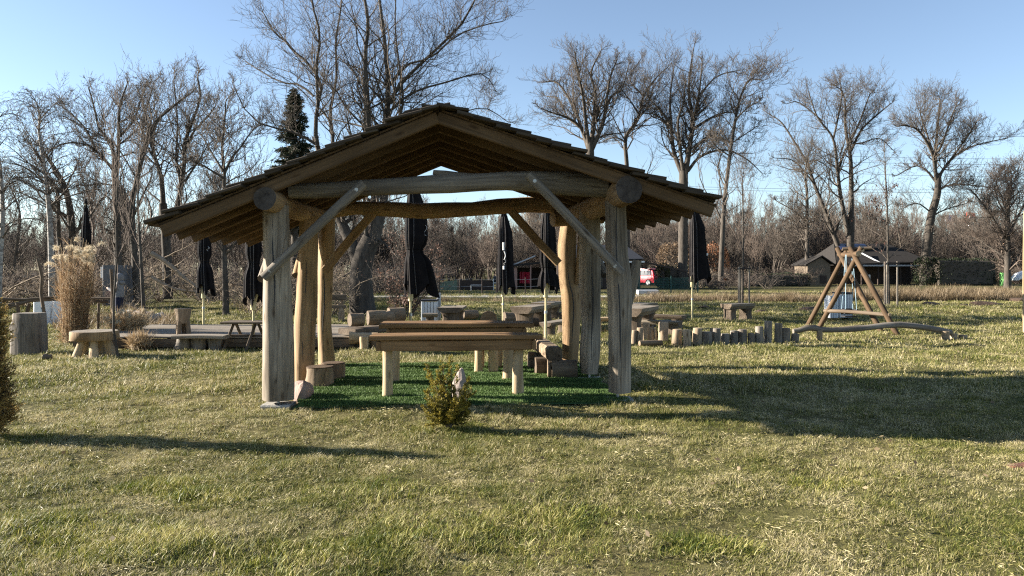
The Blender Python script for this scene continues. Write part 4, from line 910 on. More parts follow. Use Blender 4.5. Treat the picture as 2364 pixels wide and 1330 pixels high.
def birch(label, Y, pl, r0, seed, root, kids=26):
    r0 *= .68
    t = thing('birch_tree', label, 'tree', root, 'birches at the left'); T = Tree(seed, twig=.009, up=.02, droop=.33, wob=.2, dens=.95); mb = MB(); T.stem([at(x, y, Y) for x, y in pl], (r0, .03), kids, .2, .3, 1, mb)
    mb.build('trunk', M['birch'], t); V, Q = segmesh(T.seg); npmesh('crown', V, Q, M['twig'], t)
birch('white barked birch with drooping twigs near the left edge', 29, [(120, 705), (117, 551), (113, 480), (108, 427), (102, 380), (90, 304), (92, 270), (84, 235)], .17, 16, gnd(120, 705), 40)
birch('birch at the very left edge, half outside the photo', 27, [(-4, 720), (0, 600), (6, 520), (4, 420), (-8, 330), (-22, 265)], .16, 17, gnd(-4, 720), 34)
pix_tree('bare_tree', 'young bare tree with a straight sunlit trunk under the left eave', 25.5, [
 ([(522, 734), (520, 650), (517, 580), (516, 510), (517, 443), (518, 397), (512, 341), (518, 289), (521, 236)], .17, .03, 26, .2, .3), ([(518, 400), (535, 365), (555, 341), (580, 304), (598, 290)], .07, .02, 14, .35, 1), ([(518, 412), (490, 395), (462, 378), (445, 372)], .06, .02, 12, .4, -1), ([(515, 395), (490, 355), (472, 323), (455, 300)], .06, .02, 12, .4, 1.3), ([(517, 580), (545, 560), (575, 548)], .05, .02, 8, .5, .5), ([(518, 585), (500, 560), (490, 545)], .045, .02, 6, .5, -.5)], 18, gnd(522, 732), dens=.85)
# right of the roof
BG = dict(twig=.015, wob=.2)
pix_tree('bare_tree', 'bare tree with a wide fan crown just right of the ridge', 62, [
 ([(1362, 668), (1362, 500), (1363, 380), (1362, 330)], .55, .42, 0, .1, 0), ([(1360, 345), (1346, 306), (1325, 250), (1288, 192), (1254, 190)], .30, .06, 20, .28, 3), ([(1361, 340), (1353, 290), (1346, 223), (1334, 167), (1328, 124)], .28, .06, 20, .28, -3), ([(1364, 345), (1371, 275), (1374, 213), (1365, 167), (1388, 116)], .32, .06, 22, .28, 1),
 ([(1366, 345), (1390, 290), (1399, 244), (1408, 182), (1424, 139)], .3, .06, 20, .28, -2), ([(1393, 275), (1410, 225), (1436, 204), (1451, 152)], .18, .05, 16, .32, 2), ([(1358, 330), (1334, 287), (1300, 268), (1282, 263), (1248, 250)], .2, .05, 18, .3, -3), ([(1362, 350), (1383, 318), (1410, 310), (1440, 306)], .16, .05, 10, .35, 0), ([(1345, 300), (1310, 270), (1290, 230), (1262, 222)], .15, .05, 14, .3, 4)], 21, gnd(1362, 664), dens=.88, **BG)
pix_tree('bare_tree', 'crooked slim bare tree bending right beside the fan crowned one', 64, [
 ([(1448, 665), (1448, 500), (1447, 386), (1445, 318), (1473, 275), (1485, 223), (1513, 182), (1541, 156)], .36, .05, 26, .2, 1), ([(1475, 265), (1460, 240), (1442, 216), (1434, 205)], .12, .04, 10, .4, -1.5), ([(1486, 222), (1465, 200), (1455, 180), (1480, 135)], .12, .04, 14, .35, 2), ([(1445, 330), (1425, 318), (1400, 322), (1388, 330)], .12, .04, 10, .4, 1)], 22, gnd(1448, 664), dens=.9, **BG)
pix_tree('bare_tree', 'large bare tree with three upright stems and low arms curving right', 60, [
 ([(1576, 668), (1577, 520), (1578, 435), (1578, 395)], .58, .46, 0, .1, 0), ([(1576, 405), (1556, 352), (1550, 290), (1547, 229), (1556, 152)], .30, .05, 20, .24, 2), ([(1578, 400), (1571, 352), (1565, 281), (1578, 238), (1582, 190)], .26, .05, 16, .28, -2.5), ([(1581, 400), (1590, 352), (1599, 275), (1590, 219), (1593, 167), (1602, 108)], .36, .05, 24, .24, 1), ([(1598, 290), (1605, 260), (1615, 207), (1621, 145)], .22, .05, 20, .35, -2),
 ([(1602, 297), (1642, 272), (1673, 260), (1700, 262)], .18, .04, 16, .35, 3), ([(1597, 352), (1627, 321), (1661, 318), (1689, 334)], .17, .04, 12, .35, -2), ([(1588, 395), (1618, 361), (1673, 346), (1723, 367), (1757, 398)], .2, .04, 18, .28, 2), ([(1549, 290), (1530, 275), (1507, 263), (1490, 262)], .13, .04, 12, .4, 2.5), ([(1548, 285), (1520, 250), (1498, 226), (1490, 195)], .14, .04, 14, .4, -2), ([(1615, 220), (1650, 180), (1690, 165), (1702, 170)], .11, .04, 14, .4, 1)], 23, gnd(1576, 664), dens=.88, **BG)
pix_tree('bare_tree', 'thin leaning bare tree with clotted twig ends beside the three stemmed one', 57, [
 ([(1663, 668), (1668, 540), (1673, 460), (1686, 352), (1698, 275), (1710, 223), (1729, 186), (1752, 184)], .3, .05, 26, .2, 1), ([(1698, 275), (1725, 250), (1750, 235)], .09, .04, 10, .5, -1), ([(1690, 330), (1720, 310), (1750, 290)], .09, .04, 10, .5, 1.5), ([(1684, 360), (1655, 340), (1640, 320)], .08, .04, 9, .5, -1)], 24, gnd(1663, 668), dens=.95, twig=.018, wob=.3)
pix_tree('bare_tree', 'tall bare tree of three leaning stems behind the garden house roof', 76, [
 ([(1962, 668), (1963, 600), (1963, 556), (1964, 500)], .6, .5, 0, .1, 0), ([(1964, 520), (1965, 440), (1963, 362), (1951, 291), (1951, 238), (1937, 185)], .42, .05, 26, .2, 2), ([(1958, 540), (1940, 450), (1933, 390), (1923, 320), (1887, 270), (1866, 210)], .36, .05, 22, .2, -3), ([(1950, 600), (1937, 574), (1905, 489), (1880, 426), (1862, 376), (1831, 323), (1802, 281), (1772, 262)], .42, .05, 26, .18, 3),
 ([(1965, 348), (1990, 298), (2036, 256), (2058, 238)], .2, .05, 20, .32, -2), ([(1962, 330), (1985, 280), (2007, 221), (2015, 215)], .16, .05, 18, .35, 2.5), ([(1924, 320), (1935, 270), (1944, 214), (1930, 200)], .16, .05, 18, .35, -1.5), ([(1898, 280), (1870, 255), (1840, 235), (1815, 240)], .13, .05, 14, .35, 1), ([(1935, 400), (1955, 340), (1990, 330), (2030, 320), (2060, 345)], .13, .05, 14, .3, 0), ([(1880, 426), (1860, 400), (1830, 370), (1790, 365)], .12, .05, 12, .35, -2), ([(1862, 376), (1885, 370), (1910, 385), (1925, 400)], .10, .04, 10, .4, 1)], 25, gnd(1962, 662), dens=.87, twig=.017, wob=.25)
pix_tree('bare_tree', 'bare tree with a broad round crown and pale trunk at the right', 70, [
 ([(2133, 668), (2138, 588), (2149, 503), (2163, 450), (2166, 410)], .62, .36, 4, .15, 0), ([(2164, 430), (2159, 380), (2163, 309), (2170, 238), (2168, 226)], .28, .05, 24, .27, 1), ([(2166, 420), (2174, 397), (2202, 362), (2240, 340), (2273, 330), (2322, 320)], .24, .05, 26, .26, 2), ([(2162, 420), (2152, 355), (2121, 302), (2090, 290), (2074, 292)], .22, .05, 24, .28, -2.5), ([(2164, 425), (2140, 395), (2113, 383), (2071, 405)], .18, .05, 18, .3, 2),
 ([(2164, 440), (2190, 428), (2220, 426), (2290, 433)], .17, .05, 16, .3, -2), ([(2165, 350), (2177, 327), (2202, 256), (2215, 240)], .18, .05, 20, .33, -1), ([(2160, 370), (2140, 310), (2125, 262), (2132, 240)], .15, .05, 18, .35, 3), ([(2190, 375), (2230, 320), (2255, 280)], .14, .05, 18, .35, -3), ([(2150, 500), (2180, 485), (2230, 470)], .12, .05, 10, .4, 1), ([(2148, 490), (2120, 470), (2090, 478), (2075, 500)], .1, .04, 10, .4, -1)], 26, gnd(2135, 662), dens=.87, twig=.016)
pix_tree('bare_tree', 'low brown bare tree with drooping side limbs at the right edge', 62, [
 ([(2326, 668), (2326, 610), (2326, 503), (2329, 450), (2335, 410)], .4, .1, 24, .3, 0), ([(2326, 600), (2300, 580), (2270, 560), (2235, 520)], .14, .04, 20, .35, 2), ([(2327, 560), (2290, 500), (2260, 460), (2235, 430)], .15, .04, 22, .35, -2), ([(2330, 540), (2360, 480), (2385, 440), (2400, 410)], .15, .04, 20, .35, 1), ([(2328, 590), (2360, 570), (2390, 540)], .12, .04, 16, .4, -1), ([(2328, 500), (2310, 450), (2300, 420), (2310, 400)], .12, .04, 18, .4, 1)], 27, gnd(2326, 664), ('bark', 'twigwarm'), dens=1.1, twig=.016)
pix_tree('bare_tree', 'smaller bare tree with one low arm, left of the three leaning stems', 72, [
 ([(1864, 668), (1863, 556), (1863, 450), (1859, 397), (1868, 350)], .34, .06, 24, .22, 0), ([(1860, 520), (1855, 507), (1830, 485), (1799, 468), (1790, 462)], .12, .05, 10, .3, 1), ([(1866, 515), (1890, 508), (1910, 514)], .08, .04, 7, .4, -1)], 28, gnd(1864, 664), dens=1.05, twig=.017, wob=.3)
# the spruce behind the left slope of the roof
sp = thing('spruce_tree', 'dark spruce behind the left slope of the pavilion roof', 'tree', gd(680, 52)); rgs = np.random.default_rng(5); b0 = gd(680, 52); hz = at(680, 205, 52).z
mb = MB(); mb.tube([b0, b0+Vector((0, 0, hz*.6)), b0+Vector((.1, 0, hz))], [.3, .16, .02], 8); mb.build('trunk', M['bark'], sp); P = []; D = []; seg = []
for _ in range(420):
    z = hz*rgs.uniform(.2, 1)**.75; w = max(.12, 3.0*(1-z/hz)**.8+.15)*rgs.uniform(.5, 1.15); a = rgs.uniform(0, 6.283); e = np.array([math.cos(a), math.sin(a), -.25+.5*rgs.uniform()]); o = np.array([b0.x, b0.y, z]); seg.append((*o, *(o+e*w), .03, .01))
    m = int(70*w)+10; t = rgs.uniform(.1, 1, m)[:, None]; P.append(o+e*w*t+rgs.normal(0, .06, (m, 3))); D.append(e+rgs.normal(0, .5, (m, 3))+[0, 0, -.5])
P = np.concatenate(P); D = np.concatenate(D); V, Q = leafmesh(P, D, rgs.uniform(.12, .3, len(P)), .06, rgs); npmesh('foliage', V, Q, leafmat('spruce needles', [(.012, .018, .010), (.03, .038, .018), (.05, .045, .025)], .1, 1.), sp); V, Q = segmesh(seg); npmesh('limbs', V, Q, M['twig'], sp)

# generic bare trees, copied along the garden edge and (as one mass) for the far wood
def bare_meshes(seed, h, nst, name, mat, spread, twig, dens):
    T = Tree(seed, twig=twig, wob=.2, dens=dens, up=.14); r = T.r; trunk = []
    for k in range(nst):
        a = r.uniform(0, 6.28); sx = r.uniform(.1, 1)*spread*h; o = Vector((r.uniform(-.1, .1)*nst*.4, r.uniform(-.1, .1)*nst*.4, 0)); hh = h*r.uniform(.7, 1)
        pts = [o+Vector((math.cos(a)*sx*t**1.4+r.gauss(0, .025*h)*(t > 0), math.sin(a)*sx*t**1.4+r.gauss(0, .025*h)*(t > 0), hh*t)) for t in (0, .22, .45, .7, .95)]
        n0 = len(T.seg); T.stem(pts, (.016*h/(nst**.35), .012*h/nst**.5*.4), 12/nst**.4, .33, .2, 1)
    V, Q = segmesh(T.seg); return V, Q
kits_w = []
for i, (h, n_, spd, mt, tw) in enumerate(((9, 1, .12, 'twig', .02), (8, 3, .25, 'twigwarm', .02), (7, 5, .35, 'twig', .02), (10, 2, .15, 'twigwarm', .022), (5, 8, .4, 'twigwarm', .018), (9.5, 1, .1, 'twigtan', .02), (9, 5, .07, 'twig', .02), (10, 4, .05, 'twigwarm', .022))):
    V, Q = bare_meshes(50+i, h, n_, 'w', M[mt], spd, tw, .8); kits_w.append(npmesh('bare_growth', V, Q, M[mt]))
trunk_me = {}
def copy_kit(k, name, label, x, Y, s, group, rot):
    src = kits_w[k]; o = bpy.data.objects.new(name, src.data); COL.objects.link(o); o.location = gd(x, Y)-Vector((0, 0, .1)); o.rotation_euler = (0, 0, rot); o.scale = (s, s, s); return tag(o, label, 'tree', group)
rw = random.Random(31)
for x, Y, k, s in ((40, 44, 0, 1.0), (215, 50, 3, .95), (480, 46, 1, .9), (620, 50, 0, .95), (600, 60, 3, 1.), (560, 42, 1, .8), (1230, 85, 5, 1.2), (1290, 75, 1, 1.1), (1480, 84, 3, .95), (1510, 74, 1, .95), (1640, 92, 3, 1.0), (1745, 66, 1, .9), (1800, 84, 2, 1.2), (2010, 92, 3, 1.0), (2080, 86, 0, 1.1), (2220, 88, 3, .95), (2270, 80, 2, 1.2), (2350, 90, 3, 1.1), (1130, 72, 1, .85), (1080, 80, 3, .8), (960, 70, 1, .9)):
    copy_kit(k, 'bare_tree', 'plain bare tree standing in front of the far brown wood', x, Y, s*rw.uniform(.92, 1.08), 'bare trees before the far wood', rw.uniform(0, 6.28))
pts = []; pk = []; sc_ = []; rr = []
def strew(n, x0, x1, Y0, Y1, ks, s0, s1):
    for _ in range(n):
        Y = math.sqrt(rw.uniform(Y0*Y0, Y1*Y1)); x = (rw.uniform(x0, x1)-CX)/F*Y; pts.append((x, Y, -.15)); pk.append(rw.choice(ks)); s = rw.uniform(s0, s1); sc_.append((s, s, s*rw.uniform(.85, 1.1))); rr.append((0, 0, rw.uniform(0, 6.28)))
strew(105, -250, 900, 52, 110, (0, 1, 6, 7, 3), .5, 1.); strew(120, 850, 1700, 88, 125, (0, 1, 6, 7, 3), .6, 1.15); strew(150, 1500, 2700, 94, 130, (0, 1, 6, 7, 7, 3), .6, 1.25); strew(80, 700, 1500, 76, 92, (2, 4, 6), .5, .95)
strew(80, 1500, 2600, 86, 96, (2, 4, 6), .45, 1.0); strew(240, -300, 2700, 125, 150, (1, 2, 4), 1.1, 1.5)
wo = scatter('far_woodland', pts, rr, sc_, pk, kits_w, None); tag(wo, 'brown leafless wood closing the view behind the gardens', 'woodland', kind='stuff')
# dense low scrub
kits_s = []
for i in range(4):
    T = Tree(80+i, twig=.011, wob=.3, dens=.85, up=.02); r = T.r
    for k in range(9):
        a = r.uniform(0, 6.28); l = r.uniform(1.2, 3.); pts_ = [(0, 0, 0)]+[(math.cos(a)*l*t*.8+r.gauss(0, .1), math.sin(a)*l*t*.8+r.gauss(0, .1), l*(t*1.1-.55*t*t)) for t in (.3, .6, .85, 1.)]
        T.stem([Vector(p) for p in pts_], (.03, .012), 7, .33, .15, 2)
    V, Q = segmesh(T.seg); kits_s.append(npmesh('scrub_growth', V, Q, M[('twigwarm', 'twigtan', 'twig', 'twigtan')[i]]))
pts = []; pk = []; sc_ = []; rr = []
strew(70, -120, 800, 25.5, 46, (0, 1, 2, 3), .6, 1.2); strew(26, 860, 1010, 46, 62, (0, 2), .8, 1.2); strew(22, 1560, 1900, 56, 76, (0, 1, 2), .6, 1.2); strew(26, 2150, 2450, 74, 84, (0, 1), .9, 1.4)
o = scatter('scrub', pts, rr, sc_, pk, kits_s, None); tag(o, 'tangle of bare shrubs and fallen branches between the trees', 'scrub', kind='stuff')
#==PART5==
# ------------------------------------------------------------------ gardens and buildings beyond the ditch
M['tan'] = plain('tan boards', (.16, .125, .09), .85, scale=20, stretch=(1, 1, .1)); M['pinkwall'] = plain('reddish boards', (.33, .20, .16), .85, scale=20, stretch=(1, 1, .1))
M['felt'] = plain('grey roofing felt', (.036, .033, .031), 1., scale=6, spec=.05); M['tile'] = plain('dark roof tiles', (.03, .032, .038), .6, scale=30, stretch=(1, 1, 4)); M['paleroof'] = plain('pale roof sheet', (.42, .43, .44), .6)
M['solar'] = plain('solar panel', (.02, .025, .06), .15, spec=.6); M['darkwall'] = plain('dark brown boards', (.05, .035, .028), .85, scale=20, stretch=(1, 1, .1)); M['red'] = plain('red tarpaulin', (.42, .015, .045), .5)
M['carred'] = plain('red car paint', (.72, .03, .06), .25, var=.05, spec=.6); M['glass'] = plain('dark glass', (.03, .035, .04), .08, spec=.8); M['tyre'] = plain('tyre rubber', (.02, .02, .02), .8); M['greentarp'] = plain('green tarpaulin', (.16, .21, .15), .7); M['greenfence'] = plain('green fence mesh', (.03, .085, .07), .7)
M['brick'] = plain('old brick', (.26, .15, .11), .9, scale=3); M['redsign'] = plain('red sign board', (.75, .10, .07), .5, var=.08)
def quadprism(mb, pts, th, mi=0, nrm=None): return mb.poly(pts, th, mi, nrm)
S = Vector
# central hut with a red tarpaulin, and the dark house beside it
Yh = 58; g = lambda x, z, dy=0: S(((x-CX)/F*Yh, Yh+dy, z)); zz = lambda y: H-(y-YH)/F*Yh
hut = thing('garden_hut', 'small reddish garden hut with an open car port and red tarpaulin', 'hut', g(1220, 0))
mb = MB(); mb.box(g(1177, -.1), g(1194, zz(618), 3)); mb.build('wall', M['pinkwall'], hut)
mb = MB(); mb.box(g(1194, -.1, 2.8), g(1290, zz(618), 3)); mb.build('back_wall', M['darkwall'], hut)
mb = MB(); mb.poly([g(1175, zz(616), -.3), g(1290, zz(604), -.3), g(1290, zz(604), 3.2), g(1175, zz(616), 3.2)], .14, 0, (0, 0, 1)); mb.build('flat_roof', M['felt'], hut)
mb = MB(); mb.poly([g(1181, zz(614.5), .3), g(1236, zz(592), .3), g(1236, zz(592), 2.6), g(1181, zz(614.5), 2.6)], .1, 0, (0, 0, 1)); mb.build('pitched_roof', M['paleroof'], hut)
for x in (1225, 1256, 1288): mb = MB(); mb.box(g(x-1.5, -.1, -.1), g(x+1.5, zz(612), .0)); mb.build('post', M['pinkwall'], hut)
mb = MB(); pr = [g(1200+24*i/8, 0, 1.2+.06*math.sin(i*1.9)) for i in range(9)]
for a, b in zip(pr, pr[1:]): mb.poly([a+S((0, 0, .42)), b+S((0, 0, .42)), b+S((0, .1, 1.32)), a+S((0, .1, 1.32))], .03)
tag(mb.build('red_tarpaulin', M['red'], origin=g(1212, .3, 1.2)), 'deep red tarpaulin hung in the open car port of the hut', 'tarpaulin')
hs = thing('garden_house', 'dark garden house with a tiled roof behind the front right post', 'house', g(1385, 0))
mb = MB(); mb.box(g(1292, -.1, .2), g(1480, zz(604), 4)); mb.build('wall', M['darkwall'], hs)
mb = MB(); mb.poly([g(1286, zz(604), -.5), g(1484, zz(600), -.5), g(1452, zz(566), 2.2), g(1318, zz(566), 2.2)], .12, 0, (0, -.7, .7)); mb.poly([g(1318, zz(566), 2.2), g(1452, zz(566), 2.2), g(1484, zz(600), 4.6), g(1286, zz(604), 4.6)], .12, 0, (0, .7, .7)); mb.build('roof', M['tile'], hs)
mb = MB(); mb.box(g(1284, zz(606.5), -.62), g(1485, zz(603), -.52)); mb.build('gutter', M['white'], hs)
mb = MB(); mb.box(g(1459, .2, .05), g(1479, zz(606), .2)); mb.build('gable_boards', M['pinkwall'], hs)
for x0, x1, n_ in ((1374, 1392, 'door'), (1322, 1340, 'window')): mb = MB(); mb.box(g(x0, .1 if n_ == 'door' else .9, .1), g(x1, zz(612), .19)); mb.build(n_, M['glass'], hs)
pg = MB(); pg.beam(g(1482, zz(604), 0), g(1592, zz(627), 1), .12, .12); pg.beam(g(1482, zz(615), 3), g(1540, zz(626), 4), .1, .1)
for x, y in ((1590, 627), (1538, 626)): pg.beam(g(x, -.1, 1), g(x, zz(y), 1), .1, .1, (0, 1, 0))
tag(pg.build('pergola', M['darkwall'], origin=g(1535, 0)), 'dark sloping pergola beams running right from the garden house', 'pergola')
mb = MB(); Yt = 55; q = lambda x, z: S(((x-CX)/F*Yt, Yt, z)); mb.poly([q(1003, .0), q(1056, .0), q(1056, .74), q(1003, .58)], .08, 0, (0, 1, 0)); tag(mb.build('green_screen', M['greentarp'], origin=q(1030, 0)), 'pale green tarpaulin screen right of the tall middle parasol', 'screen')
dw = thing('dark_wall', 'long low dark wall between the green screen and the hut', 'wall', q(1115, 0)); mb = MB(); mb.box(q(1061, -.1), q(1140, .74)+S((0, .3, 0))); mb.build('boards', M['darkwall'], dw); mb = MB(); mb.box(q(1056, -.1)-S((0, .05, 0)), q(1061, .76)+S((0, .35, 0))); mb.build('end_post', M['tan'], dw)
gl = thing('grill_cart', 'grey grill cart with a shelf standing before the hut', 'grill', q(1147, 0)); mb = MB()
for x in (1139, 1154): mb.tube([q(x, 0), q(x, .85)], .04, 6)
mb.build('legs_frame', M['metal'], gl); mb = MB(); mb.box(q(1138, .5), q(1156, .58)+S((0, .5, 0))); mb.box(q(1131, .62), q(1140, .66)+S((0, .5, 0))); mb.build('shelf', M['metal'], gl); mb = MB(); mb.tube([q(1139, .82)+S((0, .25, 0)), q(1154, .82)+S((0, .25, 0))], .22, 12); mb.build('kettle', M['dark'], gl)
bn = MB(); bn.box(q(1088, .36)-S((0, .8, 0)), q(1115, .42)-S((0, .5, 0)))
for x in (1089, 1114): bn.box(q(x-1, -.05)-S((0, .75, 0)), q(x+1, .36)-S((0, .55, 0)))
tag(bn.build('garden_bench', M['metal'], origin=q(1101, 0)-S((0, .65, 0))), 'small grey garden bench before the long dark wall', 'bench')
# path along the ditch, ditch posts and wire
mb = MB(); mb.poly([(-9, 41.4, .012), (10.5, 41.4, .012), (10.5, 44.6, .012), (-9, 44.6, .012)], .02, 0, (0, 0, -1)); tag(mb.build('path', M['concrete']), 'pale concrete path beyond the ditch', 'path', kind='structure')
for i, x in enumerate((1014, 1062, 1113, 1213, 1268)):
    b = gd(x, 46.5); mb = MB(); mb.tube([b, b+S((0, 0, 1.05))], .035, 6); tag(mb.build('fence_post', M['darkwall'], origin=b), 'thin dark wire fence post beyond the pale path', 'fence post', 'wire fence posts beyond the path')
wf = MB()
for z in (.5, .95):
    P_ = [gd(x, 46.5)+S((0, 0, z-.04*(i % 2))) for i, x in enumerate((960, 1014, 1038, 1062, 1088, 1113, 1163, 1213, 1240, 1268, 1330))]; wf.tube(P_, .008, 4)
tag(wf.build('fence_wire', M['metal'], origin=gd(1150, 46.5)), 'thin sagging fence wires beyond the pale path', 'fence wire')
gf = thing('mesh_fence', 'dark green mesh fence panels below the red van', 'fence', gd(1530, 50)); fq = lambda x, z, Y_=50: S(((x-CX)/F*Y_, Y_, z))
for x0, x1 in ((1452, 1474), (1476, 1548), (1550, 1610)):
    mb = MB(); 
    for k in range(int((x1-x0)/2.2)): mb.tube([fq(x0+2.2*k, .05), fq(x0+2.2*k, .98)], .012, 4)
    for k in range(9): mb.tube([fq(x0, .08+.11*k), fq(x1, .08+.11*k)], .012, 4)
    mb.build('panel', M['greenfence'], gf)
for x in (1452, 1475, 1549, 1611): mb = MB(); mb.tube([fq(x, -.05), fq(x, 1.1)], .05, 6); mb.build('post', M['greenfence'], gf)
mb = MB(); mb.box(fq(1474, .0, 45), fq(1520, .3, 45)+S((0, .8, 0)), ch=.04); tag(mb.build('trough', M['paleroof'], origin=fq(1497, 0, 45)), 'pale low trough in front of the green mesh fence', 'trough')
# red van
va = R(-50); Yv = 71; vc = S(((1486-CX)/F*Yv, Yv, 0)); ux = S((math.cos(va), math.sin(va), 0)); uy = S((-math.sin(va), math.cos(va), 0)); van = thing('red_van', 'red van parked in front of the hedge beyond the fence', 'van', vc)
Vp = lambda a, b, z: vc+ux*a*.86+uy*b*.86+S((0, 0, z*.86))
prof = [(-2.1, .35), (2.1, .35), (2.15, .8), (2.08, 1.15), (1.85, 1.75), (1.6, 1.86), (-.9, 1.86), (-1.35, 1.5), (-1.75, 1.12), (-2.12, 1.02), (-2.2, .6)]
mb = MB(); k = len(prof); sec = [(-.86, .96), (-.90, 1.), (.90, 1.), (.86, .96)]; base = 0
for b_, s_ in sec:
    for a, z in prof: mb.v.append(Vp(a*s_, b_*(1-.16*max(0, z-1.05)), z if z < 1 else 1+(z-1)*s_)); mb.g.append((a, z, b_))
for j in range(3):
    for i in range(k): mb.f.append((j*k+i, j*k+(i+1) % k, (j+1)*k+(i+1) % k, (j+1)*k+i)); mb.m.append(0); mb.sm.append(False)
mb.f += [tuple(range(k-1, -1, -1)), tuple(range(3*k, 4*k))]; mb.m += [0, 0]; mb.sm += [False, False]; mb.build('body', M['carred'], van)
mb = MB(); mb.box(S((0, 0, 0)), S((.01, .01, .01))); mb = MB()
for s in (-1, 1):
    for a0_, a1_ in ((-1.15, -.2), (-.1, .75), (.85, 1.62)): mb = MB(); mb.poly([Vp(a0_-(.25 if a0_ < -1 else 0), s*.885, 1.13), Vp(a1_+.1, s*.885, 1.13), Vp(a1_, s*.79, 1.66), Vp(a0_+(.15 if a0_ < -1 else 0), s*.79, 1.66)], .02, 0, uy*s); mb.build('window', M['glass'], van)
mb = MB(); mb.poly([Vp(2.1, -.72, 1.18), Vp(2.1, .72, 1.18), Vp(1.91, .62, 1.66), Vp(1.91, -.62, 1.66)], .03, 0, ux); mb.build('rear_window', M['glass'], van)
mb = MB(); mb.poly([Vp(1.5, -.72, 1.84), Vp(1.5, .72, 1.84), Vp(-.8, .72, 1.84), Vp(-.8, -.72, 1.84)], .05, 0, (0, 0, 1)); mb.build('roof_panel', M['white'], van)
mb = MB(); mb.box(S((0, 0, 0)), S((1, 1, 1))); mb = MB(); mb.beam(Vp(2.16, -.85, .5), Vp(2.16, .85, .5), .12, .2); mb.build('bumper', M['dark'], van)
for s in (-1, 1): mb = MB(); mb.beam(Vp(2.13, s*.78, .8), Vp(2.11, s*.78, 1.1), .14, .05, uy); mb.build('tail_light', M['red'], van)
for a in (-1.35, 1.35):
    for s in (-1, 1):
        mb = MB(); mb.tube([Vp(a, s*.70, .32), Vp(a, s*.905, .32)], .32, 18); w_ = mb.build('wheel', M['tyre'], van); mb = MB(); mb.tube([Vp(a, s*.88, .32), Vp(a, s*.915, .32)], .2, 14); mb.build('rim', M['metal'], w_)
# right hand summer house, shed, hedge
Yh = 70
sh_ = thing('garden_shed', 'tan boarded garden shed with a low gable left of the summer house', 'shed', g(1893, 0))
mb = MB(); mb.poly([g(1864, -.1), g(1917, -.1), g(1917, zz(611)), g(1896, zz(594)), g(1864, zz(611))], 3.2, 0, (0, 1, 0)); mb.build('wall', M['tan'], sh_)
mb = MB(); mb.poly([g(1858, zz(613), -.25), g(1896, zz(592), -.25), g(1896, zz(592), 3.4), g(1858, zz(613), 3.4)], .1, 0, (0, 0, 1)); mb.poly([g(1896, zz(592), -.25), g(1924, zz(611), -.25), g(1924, zz(611), 3.4), g(1896, zz(592), 3.4)], .1, 0, (0, 0, 1)); mb.build('roof', M['felt'], sh_)
mb = MB(); mb.box(g(1893, .2, -.06), g(1908, .95, -.01)); mb.build('window', M['darkwall'], sh_)
Yh = 73
su = thing('summer_house', 'summer house with a broad grey roof, solar panels and a dark veranda', 'house', g(2045, 0))
mb = MB(); mb.box(g(1935, -.1, 2.2), g(2130, zz(608), 6)); mb.build('wall', M['darkwall'], su)
mb = MB(); mb.poly([g(1926, zz(613), -.6), g(2143, zz(607), -.6), g(2097, zz(563), 4), g(1968, zz(561), 4)], .14, 0, (0, -.5, .85)); mb.poly([g(1968, zz(561), 4), g(2097, zz(563), 4), g(2143, zz(607), 8), g(1926, zz(613), 8)], .14, 0, (0, .5, .85)); mb.poly([g(2143, zz(607), -.6), g(2143, zz(607), 8), g(2097, zz(563), 4)], .14, 0, (.6, 0, .8)); mb.poly([g(1926, zz(613), 8), g(1926, zz(613), -.6), g(1968, zz(561), 4)], .14, 0, (-.6, 0, .8)); mb.build('roof', M['felt'], su)
for k in range(4): mb = MB(); mb.poly([g(1966+17*k, zz(576), 2.3), g(1982+17*k, zz(576), 2.3), g(1984+17*k, zz(563), 3.6), g(1969+17*k, zz(563), 3.6)], .14, 0, (0, -.5, .85)); mb.build('solar_panel', M['solar'], su)
for x in (1988, 2026, 2077, 2124): mb = MB(); mb.box(g(x-1.5, -.1, -.2), g(x+1.5, zz(612), -.05)); mb.build('veranda_post', M['darkwall'], su)
mb = MB(); mb.beam(g(1993, zz(579), 1.2), g(2034, zz(612), -.7), .1, .14); mb.build('barge_board', M['paleroof'], su)
mb = MB(); mb.box(g(1926, zz(615), -.7), g(2143, zz(611.5), -.62)); mb.build('eaves_board', M['paleroof'], su)
mb = MB(); mb.box(g(2003, .5, .3), g(2013, 1., .4)); mb.build('white_sign', M['white'], su)
